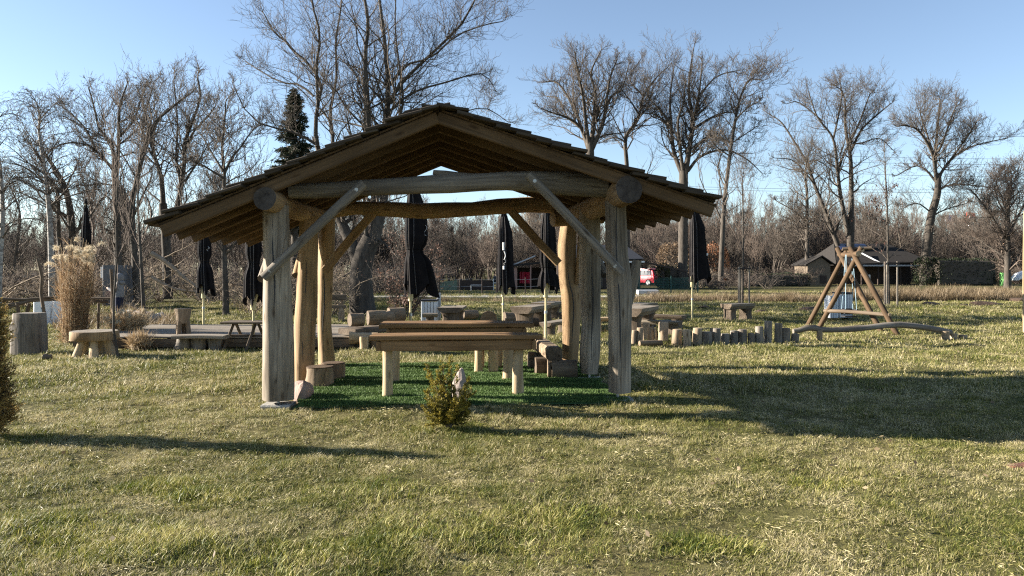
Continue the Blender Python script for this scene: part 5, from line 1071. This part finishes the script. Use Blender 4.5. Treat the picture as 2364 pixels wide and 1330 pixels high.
def hedge(name, label, x0, x1, y, Y, dep, mat, seed, cat='hedge', dens=70, round_=0.):
    rgh = np.random.default_rng(seed); X0, X1 = (x0-CX)/F*Y, (x1-CX)/F*Y; h = H-(y-YH)/F*Y; c = S(((X0+X1)/2, Y+dep/2, 0)); t = thing(name, label, cat, c)
    n = int(dens*((X1-X0)*h*2+(X1-X0)*dep*1.3+2*dep*h)); p = rgh.uniform(-1, 1, (n, 3)); ax = rgh.integers(0, 3, n); f = np.abs(rgh.normal(0, .10+.22*(round_ > 0), n)); sg = np.where(rgh.uniform(size=n) < .5, -1, 1); p[np.arange(n), ax] = sg*(1.0-f)
    if round_: p /= np.maximum(1, (np.abs(p)**(2+4*(1-round_))).sum(1, keepdims=True)**(1/(2+4*(1-round_))))
    P_ = np.stack([c.x+p[:, 0]*(X1-X0)/2, c.y+p[:, 1]*dep/2, np.maximum(.02, (p[:, 2]+1)/2*h+.08*np.sin(p[:, 0]*9+seed)*(p[:, 2] > .5))], 1)
    V, Q = leafmesh(P_, p+rgh.normal(0, .7, (n, 3)), rgh.uniform(.10, .2, n), rgh.uniform(.06, .11, n), rgh); npmesh('foliage', V, Q, mat, t)
    
    if round_:
        T = Tree(seed+300, twig=.02, wob=.25, dens=.7)
        for _ in range(7): T.stem([c, c+S((rgh.uniform(-.3, .3)*(X1-X0), rgh.uniform(-.2, .2)*dep, h*.5)), c+S((rgh.uniform(-.45, .45)*(X1-X0), rgh.uniform(-.4, .4)*dep, h*rgh.uniform(.7, .97)))], (.05, .02), 9, .35, .2, 2)
        V, Q = segmesh(T.seg); npmesh('branches', V, Q, M['twig'], t)
    else: mb = MB(); mb.box((X0+.12, Y+.15, 0), (X1-.12, Y+dep-.15, h-.15), ch=.1); mb.build('branches', M['twig'], t)
    return t
dkg = leafmat('dark hedge leaves', [(.008, .014, .007), (.018, .028, .011), (.035, .045, .016)], .12, 1.2); olv = leafmat('olive hedge leaves', [(.02, .028, .010), (.05, .055, .02), (.10, .09, .035)], .2, 1.2); brn = leafmat('dry brown leaves', [(.09, .06, .038), (.19, .13, .08), (.30, .21, .13)], .25, 1.2); rst = leafmat('rust leaves', [(.14, .06, .03), (.28, .125, .06), (.36, .19, .10)], .25, 1.2)
hedge('hedge', 'long dark flat topped hedge right of the summer house', 2168, 2304, 598, 71, 1.6, dkg, 3); hedge('evergreen_bush', 'rounded dark evergreen bush between summer house and hedge', 2126, 2176, 592, 69, 2., dkg, 4, 'bush', 90, .9)
hedge('hedge', 'dark green hedge beside the red van', 1534, 1592, 616, 60, 1.6, dkg, 5); hedge('evergreen_bush', 'yellowish green bush hiding the end of the red van', 1520, 1548, 610, 59, 1.4, olv, 6, 'bush', 90, .8)
hedge('brown_bush', 'pale brown leafy bush above the dark green hedge', 1522, 1606, 556, 66, 3., brn, 7, 'bush', 60, 1.); hedge('rust_bush', 'rust coloured bush right of the right eave parasol', 1622, 1694, 560, 66, 3., rst, 8, 'bush', 55, 1.); hedge('hedge', 'low dark hedge under the rust coloured bush', 1640, 1870, 632, 68, 1.5, dkg, 9)
Yh = 71; mb = MB(); mb.box(g(2300, 0, -1), g(2310, 1.2, -.4), ch=.05); tag(mb.build('green_bin', plain('bright green plastic', (.18, .45, .14), .5), origin=g(2305, 0, -1)), 'bright green bin at the right end of the long hedge', 'bin')
mb = MB(); mb.poly([g(2318, .5, -2), g(2368, 1.5, -2), g(2370, 1.75, -2), g(2330, 1.15, -2), g(2320, .75, -2)], 1.2, 0, (0, 1, 0)); tag(mb.build('white_dinghy', M['white'], origin=g(2345, .5, -2)), 'upturned white dinghy lying by the green bin', 'boat')
# pole at the right edge
b = gnd(2364, 770); mb = MB(); mb.log(b, at(2365, 488, b.y), .024, .018, 8, 6, .05, bend=.03); tag(mb.build('tall_stake', M['leg'], origin=b), 'tall pale stake at the right edge of the photo', 'stake')
# sign pylon, tower, wires far away
Yh = 150; b = gd(2240, 150); sg = thing('sign_pylon', 'red sign with white strokes on a tall pale pole above the far wood', 'sign', b); mb = MB(); mb.tube([b, g(2240, zz(512))], .28, 8); mb.build('pole', M['paleroof'], sg)
mb = MB(); mb.poly([g(2230, zz(514)), g(2253, zz(511)), g(2252, zz(491)), g(2233, zz(490))], .5, 0, (0, 1, 0)); bd = mb.build('board', M['redsign'], sg)
mb = MB(); mb.tube([g(2235+2.2*i, zz(505-4*math.sin(i*1.7)), -.15) for i in range(7)], .13, 5); mb.build('white_strokes', M['white'], bd)
mb = MB(); mb.box(g(2204, zz(514), 3), g(2229, zz(494), 3.4)); mb.build('pale_board', M['paleroof'], sg)
Yh = 190; b = gd(284, 190); tw = thing('brick_tower', 'old brick tower with a pointed roof far behind the left trees', 'tower', b); mb = MB(); mb.box(g(274, 0, -1), g(296, zz(478), 1.5)); mb.build('shaft', M['brick'], tw); mb = MB(); mb.sweep([g(285, zz(478)), g(284, zz(452)), g(281, zz(424))], lambda j, t: [(a*(1.35, .8, .03)[j], c*(1.35, .8, .03)[j]) for a, c in ((1, 1), (-1, 1), (-1, -1), (1, -1))], (0, 1, 0), smooth=False); mb.build('spire', M['brick'], tw)
Yh = 120
for k, (y0, y1, dz) in enumerate(((288, 296, 1.2), (343, 350, 1.), (357, 363, 1.), (382, 388, 1.2), (430, 433, .6), (436, 439, .6))):
    x0, x1 = (2290, 2600) if k < 4 else (1560, 2600); P_ = [g(x0-500+(x1-x0+900)*i/12, zz(y1+6-(y1-y0)*i/12-(430-y0)*0)-dz*math.sin(math.pi*i/12)) for i in range(13)] if k < 4 else [g(x0+(x1-x0)*i/12, zz(y0)-dz*math.sin(math.pi*i/12)) for i in range(13)]
    mb = MB(); mb.tube(P_, .022, 4); tag(mb.build('power_line', M['dark'], origin=P_[6]), 'thin power line crossing the sky at the right, far behind the trees', 'power line', 'power lines in the right sky')
# left: barn, white panels, a pale wall
Yh = 44; ba = thing('dark_barn', 'dark brown shed with a pale doorway behind the railing at the left', 'shed', g(80, 0)); mb = MB(); mb.box(g(38, -.1), g(122, zz(648), 3)); mb.build('wall', M['darkwall'], ba); mb = MB(); mb.poly([g(30, zz(650), -.4), g(128, zz(650), -.4), g(124, zz(634), 1.6), g(36, zz(634), 1.6)], .12, 0, (0, -.7, .7)); mb.build('roof', M['felt'], ba); mb = MB(); mb.box(g(60, 0, -.08), g(67, zz(654), -.02)); mb.build('doorway', M['paleroof'], ba)
Yh = 21; mb = MB(); mb.box(g(76, .0), g(104, zz(690), .5), ch=.03); tag(mb.build('white_crate', M['white'], origin=g(90, 0)), 'white box shaped cover behind the driftwood railing', 'box'); mb = MB(); mb.poly([g(105, .05, .2), g(132, .05, .5), g(130, zz(686), .6), g(112, zz(690), .3)], .04, 0, (0, 1, 0)); tag(mb.build('white_tarpaulin', M['white'], origin=g(118, .05, .3)), 'white tarpaulin leaning beside the white box at the left', 'panel')
Yh = 30; pw = thing('pale_booth', 'pale grey booth with a bright window behind the standing person', 'booth', g(246, 0)); mb = MB(); mb.box(g(236, -.05), g(268, zz(612), 1.5), ch=.03); mb.build('wall', plain('weathered grey boards', (.15, .15, .155), .85), pw); mb = MB(); mb.box(g(226, zz(642), .2), g(235, zz(616), .3)); mb.build('bright_panel', M['white'], pw); mb = MB(); mb.box(g(246, zz(690), -.06), g(256, zz(672), -.01)); mb.build('red_notice', plain('faded red', (.42, .20, .19), .7), pw)

# ------------------------------------------------------------------ staked young trees
def stakes(label, pts, h, bar, Y):
    b = gd(sum(p for p in pts)/len(pts), Y); t = thing('tree_stakes', label, 'tree stakes', b, 'stakes around the young trees'); tops = []
    for i, x in enumerate(pts):
        p = gd(x, Y)+S((0, (-.35, .35, -.2)[i % 3], 0)); mb = MB(); mb.log(p+S((0, 0, -.1)), p+S((0, 0, h)), .042, .036, 8, 4, .03); mb.build('stake', M['grey'], t); tops.append(p+S((0, 0, h-.08)))
    mb = MB(); mb.beam(tops[0]-S((.08, 0, 0)), tops[-1]+S((.08, 0, 0)), .05, .09)
    if len(tops) > 2: mb.beam(tops[0]+S((0, 0, .02)), tops[1], .05, .09); mb.beam(tops[1], tops[2], .05, .09)
    mb.build('crossbar', M['darkwall'], t)
stakes('three stakes with a crossbar holding the leafy young tree', (2038, 2052, 2066), 1.9, 0, 32.); stakes('pale stake frame around the bare young tree behind the lone table', (1700, 1714, 1726), 1.68, 0, 33.5)
yt = thing('young_tree', 'young tree keeping dark brown hanging leaves between its stakes', 'tree', gd(2050, 32.2)); T = Tree(61, twig=.009, wob=.18, dens=.8, up=.05); mb = MB(); T.stem([at(x, y, 32.2) for x, y in ((2052, 706), (2050, 600), (2048, 480), (2044, 400), (2042, 330))], (.06, .015), 34, .16, .3, 2, mb); mb.build('trunk', M['bark'], yt); V, Q = segmesh(T.seg); npmesh('crown', V, Q, M['twig'], yt)
rgl = np.random.default_rng(77); A_ = np.array(T.seg); A_ = A_[rgl.uniform(size=len(A_)) < .8]; m = np.repeat(A_, 2, axis=0); cl = np.sin(m[:, 2]*3.1+1)*np.cos(m[:, 0]*4)+rgl.normal(0, .4, len(m)) > .25; m = m[cl & (m[:, 2] < 5.2)]
V, Q = leafmesh(m[:, 3:6]+rgl.normal(0, .05, (len(m), 3)), rgl.normal(0, .5, (len(m), 3))+[0, 0, -1], rgl.uniform(.08, .16, len(m)), rgl.uniform(.04, .07, len(m)), rgl); npmesh('leaves', V, Q, leafmat('dead dark leaves', [(.03, .014, .012), (.06, .028, .022), (.10, .05, .035)], .2, 2.), yt)
yt = thing('young_tree', 'bare young tree in the pale stake frame', 'tree', gd(1714, 33.7)); T = Tree(62, twig=.009, wob=.15, dens=.9, up=.25); mb = MB(); T.stem([at(x, y, 33.7) for x, y in ((1714, 702), (1715, 600), (1716, 520), (1714, 440), (1716, 395))], (.055, .015), 30, .3, .35, 2, mb); mb.build('trunk', M['bark'], yt); V, Q = segmesh(T.seg); npmesh('crown', V, Q, M['twigwarm'], yt)
yt = thing('young_tree', 'slim young tree on the grass between round slab table and deck', 'tree', gnd(272, 825)); T = Tree(63, twig=.0045, wob=.13, dens=.8, up=.3); mb = MB(); T.stem([at(x, y, 13.4) for x, y in ((273, 827), (262, 760), (263, 690), (270, 600), (268, 500), (272, 420), (270, 340), (273, 270))], (.026, .006), 26, .26, .35, 2, mb); mb.build('trunk', M['bark'], yt); V, Q = segmesh(T.seg); npmesh('crown', V, Q, M['twigwarm'], yt)
yt = thing('young_tree', 'second slim young tree farther back, right of the standing person', 'tree', gnd(332, 745)); T = Tree(64, twig=.006, wob=.13, dens=.8, up=.3); mb = MB(); T.stem([at(x, y, 22) for x, y in ((333, 747), (328, 640), (322, 540), (318, 470), (320, 400), (318, 340))], (.06, .01), 26, .26, .3, 2, mb); mb.build('trunk', M['bark'], yt); V, Q = segmesh(T.seg); npmesh('crown', V, Q, M['twigwarm'], yt)
# beech shrub with bronze leaves beside the tall parasol
bs = thing('beech_shrub', 'shrub keeping bronze dead leaves between big trunk and tall parasol', 'shrub', gd(935, 24)); T = Tree(65, twig=.007, wob=.25, dens=.8, up=.15)
for x, y in ((880, 640), (900, 560), (930, 600), (960, 540), (985, 590), (1010, 640), (940, 690), (900, 690), (1015, 590), (975, 700)): T.stem([gd(935+(x-935)*.2, 24), at((x+935)/2, (y+735)/2, 24.2), at(x, y, 24+rb.uniform(-.7, .7))], (.025, .008), 12, .35, .2, 2)
V, Q = segmesh(T.seg); npmesh('stems', V, Q, M['twig'], bs); A_ = np.array(T.seg); A_ = A_[rgl.uniform(size=len(A_)) < .45]
V, Q = leafmesh(A_[:, 3:6]+rgl.normal(0, .04, (len(A_), 3)), rgl.normal(0, 1, (len(A_), 3))+[0, 0, -.5], rgl.uniform(.05, .1, len(A_)), rgl.uniform(.03, .06, len(A_)), rgl); npmesh('leaves', V, Q, leafmat('bronze leaves', [(.10, .055, .04), (.22, .13, .095), (.36, .24, .18)], .25, 3.), bs)

# ------------------------------------------------------------------ pampas grass
plume = leafmat('cream plumes', [(.42, .34, .23), (.62, .53, .38), (.74, .66, .50)], .35, 6.); reedm = leafmat('rusty reed leaves', [(.15, .09, .048), (.28, .18, .10), (.42, .30, .18)], .25, 5.); strawm = leafmat('straw stems', [(.30, .21, .12), (.45, .34, .20)], .2, 5.)
def pampas(label, c, rad, h0, h1, n, nl, nplume, lean, seed, plume_l=.3):
    r = np.random.default_rng(seed); t = thing('pampas_grass', label, 'ornamental grass', c, 'pampas grasses by the deck'); seg = []; P = []; D = []; tips = []
    for i in range(n):
        a = r.uniform(0, 6.283); q = rad*math.sqrt(r.uniform()); p = np.array([c.x+q*math.cos(a)*.7, c.y+q*math.sin(a)*.7, 0]); h = h0+(h1-h0)*r.uniform()**(.8 if nplume > 20 else 1)*(1-.25*(q/rad)**2); o = np.array([q*math.cos(a)*.55+r.normal(0, .05)+lean[0], q*math.sin(a)*.5+lean[1], 0]); prev = p
        for k in range(1, 7):
            u = k/6; e = p+o*u**1.7+np.array([0, 0, h*u-lean[2]*u**3]); seg.append((*prev, *e, .006-.0035*u, .0055-.0035*u)); 
            m = int(nl*r.uniform(.5, 1.4)); m = m if k < 6 else m//4; P.append(prev+(e-prev)*r.uniform(0, 1, (m, 1))); dd = r.normal(0, .55, (m, 3))+[0, 0, .8]; D.append(dd); prev = e
        tips.append((prev, e-p))
    V, Q = segmesh(seg); npmesh('stems', V, Q, strawm, t); P = np.concatenate(P); D = np.concatenate(D); n_ = len(P)
    V, Q = leafmesh(P, D, r.uniform(.12, .34, n_), r.uniform(.007, .014, n_), r); npmesh('leaves', V, Q, reedm if h1 > 1.2 else strawm, t); P = []; D = []; L_ = []
    hi = [q for q in tips if q[0][2] > (1.62 if h1 > 1.2 else 0)][:nplume]
    for tp, d in hi:
        dr = np.array([r.normal(.02, .4), r.normal(0, .4), 0]); m = 170
        for k in range(m):
            u = r.uniform()**.8; q = tp+np.array([dr[0]*u*plume_l, dr[1]*u*plume_l, plume_l*(u*.9-.75*u*u)]); w = .032*math.sin(math.pi*(.15+.8*u)); P.append(q+r.normal(0, w*.5, 3)); D.append(np.array([dr[0], dr[1], .3-1.2*u])+r.normal(0, .45, 3))
    if P: V, Q = leafmesh(np.array(P), np.array(D), r.uniform(.03, .085, len(P)), .006, r); npmesh('plumes', V, Q, plume, t)
    return t
pampas('tall clump of pampas grass with rusty leaves and cream plumes', gnd(172, 792), .34, 1.15, 2.3, 170, 5, 30, (.02, 0, .0), 21, .3); pampas('low clump of pampas grass with pale nodding plumes before the standing person', gd(296, 16.4), .40, .55, .88, 90, 6, 16, (.05, -.1, .15), 22, .22); pampas('flopped straw tuft drooping over the deck edge left of the plank bench', gd(318, 14.75), .16, .3, .45, 40, 5, 0, (.22, -.22, .35), 23)
for i, (x, y, s, lab) in enumerate(((322, 738, .3, 'flat pale boulder behind the low pampas grass'), (345, 742, .22, 'smaller grey boulder right of the flat pale one'), (300, 733, .26, 'boulder at the feet of the standing person'), (372, 738, .2, 'lone grey stone at the edge of the scrub'))): rock('garden_boulder', lab, gnd(x, y)+S((0, 0, s*.3)), (s*1.5, s, s*.8), M['palerock'] if i == 0 else M['concrete'], 40+i, 'rock', 'boulders beyond the deck')

# ------------------------------------------------------------------ the person: standing, seen from the side, hood up, arms raised in front
pc = gd(276, 22.5); per = thing('person', 'person in a pale grey hooded jacket and dark trousers, side on, beyond the deck', 'person', pc)
J = dict(pel=(0, 0, .74), sp=(.005, 0, .92), ch=(.0, 0, 1.08), nk=(-.01, 0, 1.19), hd=(-.03, 0, 1.29), ht=(-.02, 0, 1.38), hL=(0, .085, .70), kL=(-.045, .09, .40), aL=(.03, .09, .07), tL=(-.12, .09, .035), hR=(0, -.085, .70), kR=(-.01, -.09, .39), aR=(.06, -.09, .07), tR=(-.09, -.09, .035), sL=(.0, .15, 1.12), eL=(-.10, .18, .93), wL=(-.27, .12, 1.02), fL=(-.33, .11, 1.05), sR=(.0, -.15, 1.12), eR=(-.11, -.18, .92), wR=(-.28, -.10, 1.0), fR=(-.34, -.09, 1.03))
Rr = dict(pel=.135, sp=.135, ch=.15, nk=.06, hd=.095, ht=.07, hL=.095, kL=.068, aL=.05, tL=.035, hR=.095, kR=.068, aR=.05, tR=.035, sL=.075, eL=.058, wL=.042, fL=.03, sR=.075, eR=.058, wR=.042, fR=.03)
nm = list(J); E_ = [('pel', 'sp'), ('sp', 'ch'), ('ch', 'nk'), ('nk', 'hd'), ('hd', 'ht')]+[(a+s, b+s) for s in 'LR' for a, b in (('h', 'k'), ('k', 'a'), ('a', 't'), ('s', 'e'), ('e', 'w'), ('w', 'f'))]+[('pel', 'hL'), ('pel', 'hR'), ('ch', 'sL'), ('ch', 'sR')]
me = bpy.data.meshes.new('body'); me.from_pydata([J[k] for k in nm], [(nm.index(a), nm.index(b)) for a, b in E_], []); bo = link('body', me); mk = bo.modifiers.new('skin', 'SKIN'); bo.modifiers.new('sub', 'SUBSURF').levels = 2
for i, k in enumerate(nm): me.skin_vertices[0].data[i].radius = (Rr[k], Rr[k]); me.skin_vertices[0].data[i].use_root = (k == 'pel')
dg = bpy.context.evaluated_depsgraph_get(); m2 = bpy.data.meshes.new_from_object(bo.evaluated_get(dg)); bpy.data.objects.remove(bo)
M['jacket'] = plain('pale grey fleece', (.20, .197, .20), .95, scale=30, bump=.5); M['trouser'] = plain('dark navy cloth', (.012, .016, .04), .9); M['skin'] = plain('skin', (.55, .36, .27), .6); M['hair'] = plain('dark hair', (.03, .02, .015), .7)
for k in ('jacket', 'trouser', 'skin', 'dark'): m2.materials.append(M[k])
for p in m2.polygons:
    c = p.center; p.use_smooth = True; p.material_index = 3 if c.z < .1 else 1 if c.z < .74 else 2 if (c.z > 1.2 or c.x < -.275) else 0
bo = link('body', m2, per)
rgp = random.Random(3); bm = bmesh.new(); bmesh.ops.create_uvsphere(bm, u_segments=18, v_segments=12, radius=1)
dl = []
for v_ in bm.verts:
    if v_.co.x < -.62 and abs(v_.co.y) < .75 and -.75 < v_.co.z < .6: dl.append(v_)
    v_.co = Vector((v_.co.x*.135-.01, v_.co.y*.125, v_.co.z*.16+1.31+.02*v_.co.x))
bmesh.ops.delete(bm, geom=dl, context='VERTS'); me = bpy.data.meshes.new('hood'); bm.to_mesh(me); bm.free(); me.materials.append(M['jacket']); ho = link('hood', me, per); so_ = ho.modifiers.new('thick', 'SOLIDIFY'); so_.thickness = .02
mb = MB(); mb.tube([pc+S((-.115, 0, 1.30)), pc+S((-.14, 0, 1.275))], [.018, .012], 8); mb.build('nose', M['skin'], per)
mb = MB(); mb.tube([pc+S((-.085, -.05, 1.375)), pc+S((-.10, 0, 1.385)), pc+S((-.085, .05, 1.375))], [.025, .03, .025], 8); mb.build('hair', M['hair'], per)
mb = MB(); mb.tube([pc+S((.06, -.1, 1.17)), pc+S((.10, 0, 1.18)), pc+S((.06, .1, 1.17))], [.05, .06, .05], 8); mb.build('collar', M['jacket'], per)

# ------------------------------------------------------------------ dry reeds and weeds along the ditch
RM = grassmat('dry reed', ((.09, .065, .035), (.16, .115, .065)), ((.23, .17, .10), (.36, .28, .18)), .45)
kr = kit('reed_blades', [(91+i, 60, .32, .55, .022, .55, 2) for i in range(3)], RM); pts = []; pk = []; sc_ = []; rr = []
def reeds(n, x0, x1, Y0, Y1, s0, s1):
    for _ in range(n):
        Y = rw.uniform(Y0, Y1); pts.append(((rw.uniform(x0, x1)-CX)/F*Y, Y, -.05)); pk.append(rw.randrange(3)); s = rw.uniform(s0, s1); sc_.append((s, s, s*rw.uniform(.8, 1.25))); rr.append((0, 0, rw.uniform(0, 6.28)))
reeds(900, 1930, 2700, 37., 43, .6, 1.25); reeds(420, 1440, 1950, 35.5, 38.5, .35, .95); reeds(130, 860, 1450, 35.2, 36.0, .3, .6); reeds(60, 140, 420, 19, 24, .4, .8)
o = scatter('dry_reeds', pts, rr, sc_, pk, kr); tag(o, 'dry straw coloured reeds and weeds along the ditch', 'reeds', kind='stuff')

# fallen limbs and leaf litter
for pl, r0, lab in (([(349, 585), (385, 606), (425, 642), (456, 664), (480, 690)], .085, 'long pale limb leaning down through the scrub towards the left parasol'), ([(290, 702), (308, 708), (322, 716), (336, 728)], .06, 'short pale fallen branch beside the boulders'), ([(350, 640), (390, 662), (430, 672), (490, 676)], .06, 'low bent branch lying across the scrub under the left eave')):
    T = Tree(int(r0*1e3)+pl[0][0], twig=.008, wob=.2, dens=.7); mb = MB(); Yl = 24.6; P_ = [at(x, y, Yl) for x, y in pl]; T.stem(P_, (r0, r0*.45), 7, .3, .2, 2, mb); t = thing('fallen_branch', lab, 'branch', P_[-1]); mb.build('limb', M['twigtan'], t); V, Q = segmesh(T.seg); npmesh('crown', V, Q, M['twigtan'], t)
rl_ = np.random.default_rng(15); n = 450; x, y = wedge(3.5, 18, n/(.76*(18**2-3.5**2))); n = len(x); a = rl_.uniform(0, 6.283, n)
V, Q = leafmesh(np.stack([x, y, gz(x, y)+rl_.uniform(.035, .055, n)], 1), np.stack([np.cos(a), np.sin(a), rl_.normal(0, .3, n)], 1), rl_.uniform(.03, .06, n), rl_.uniform(.02, .038, n), rl_)
tag(npmesh('leaf_litter', V, Q, leafmat('fallen leaves', [(.06, .042, .024), (.13, .095, .055), (.24, .19, .11)], .15, 3.)), 'scattered dry brown leaves lying on the grass', 'leaves', kind='stuff')
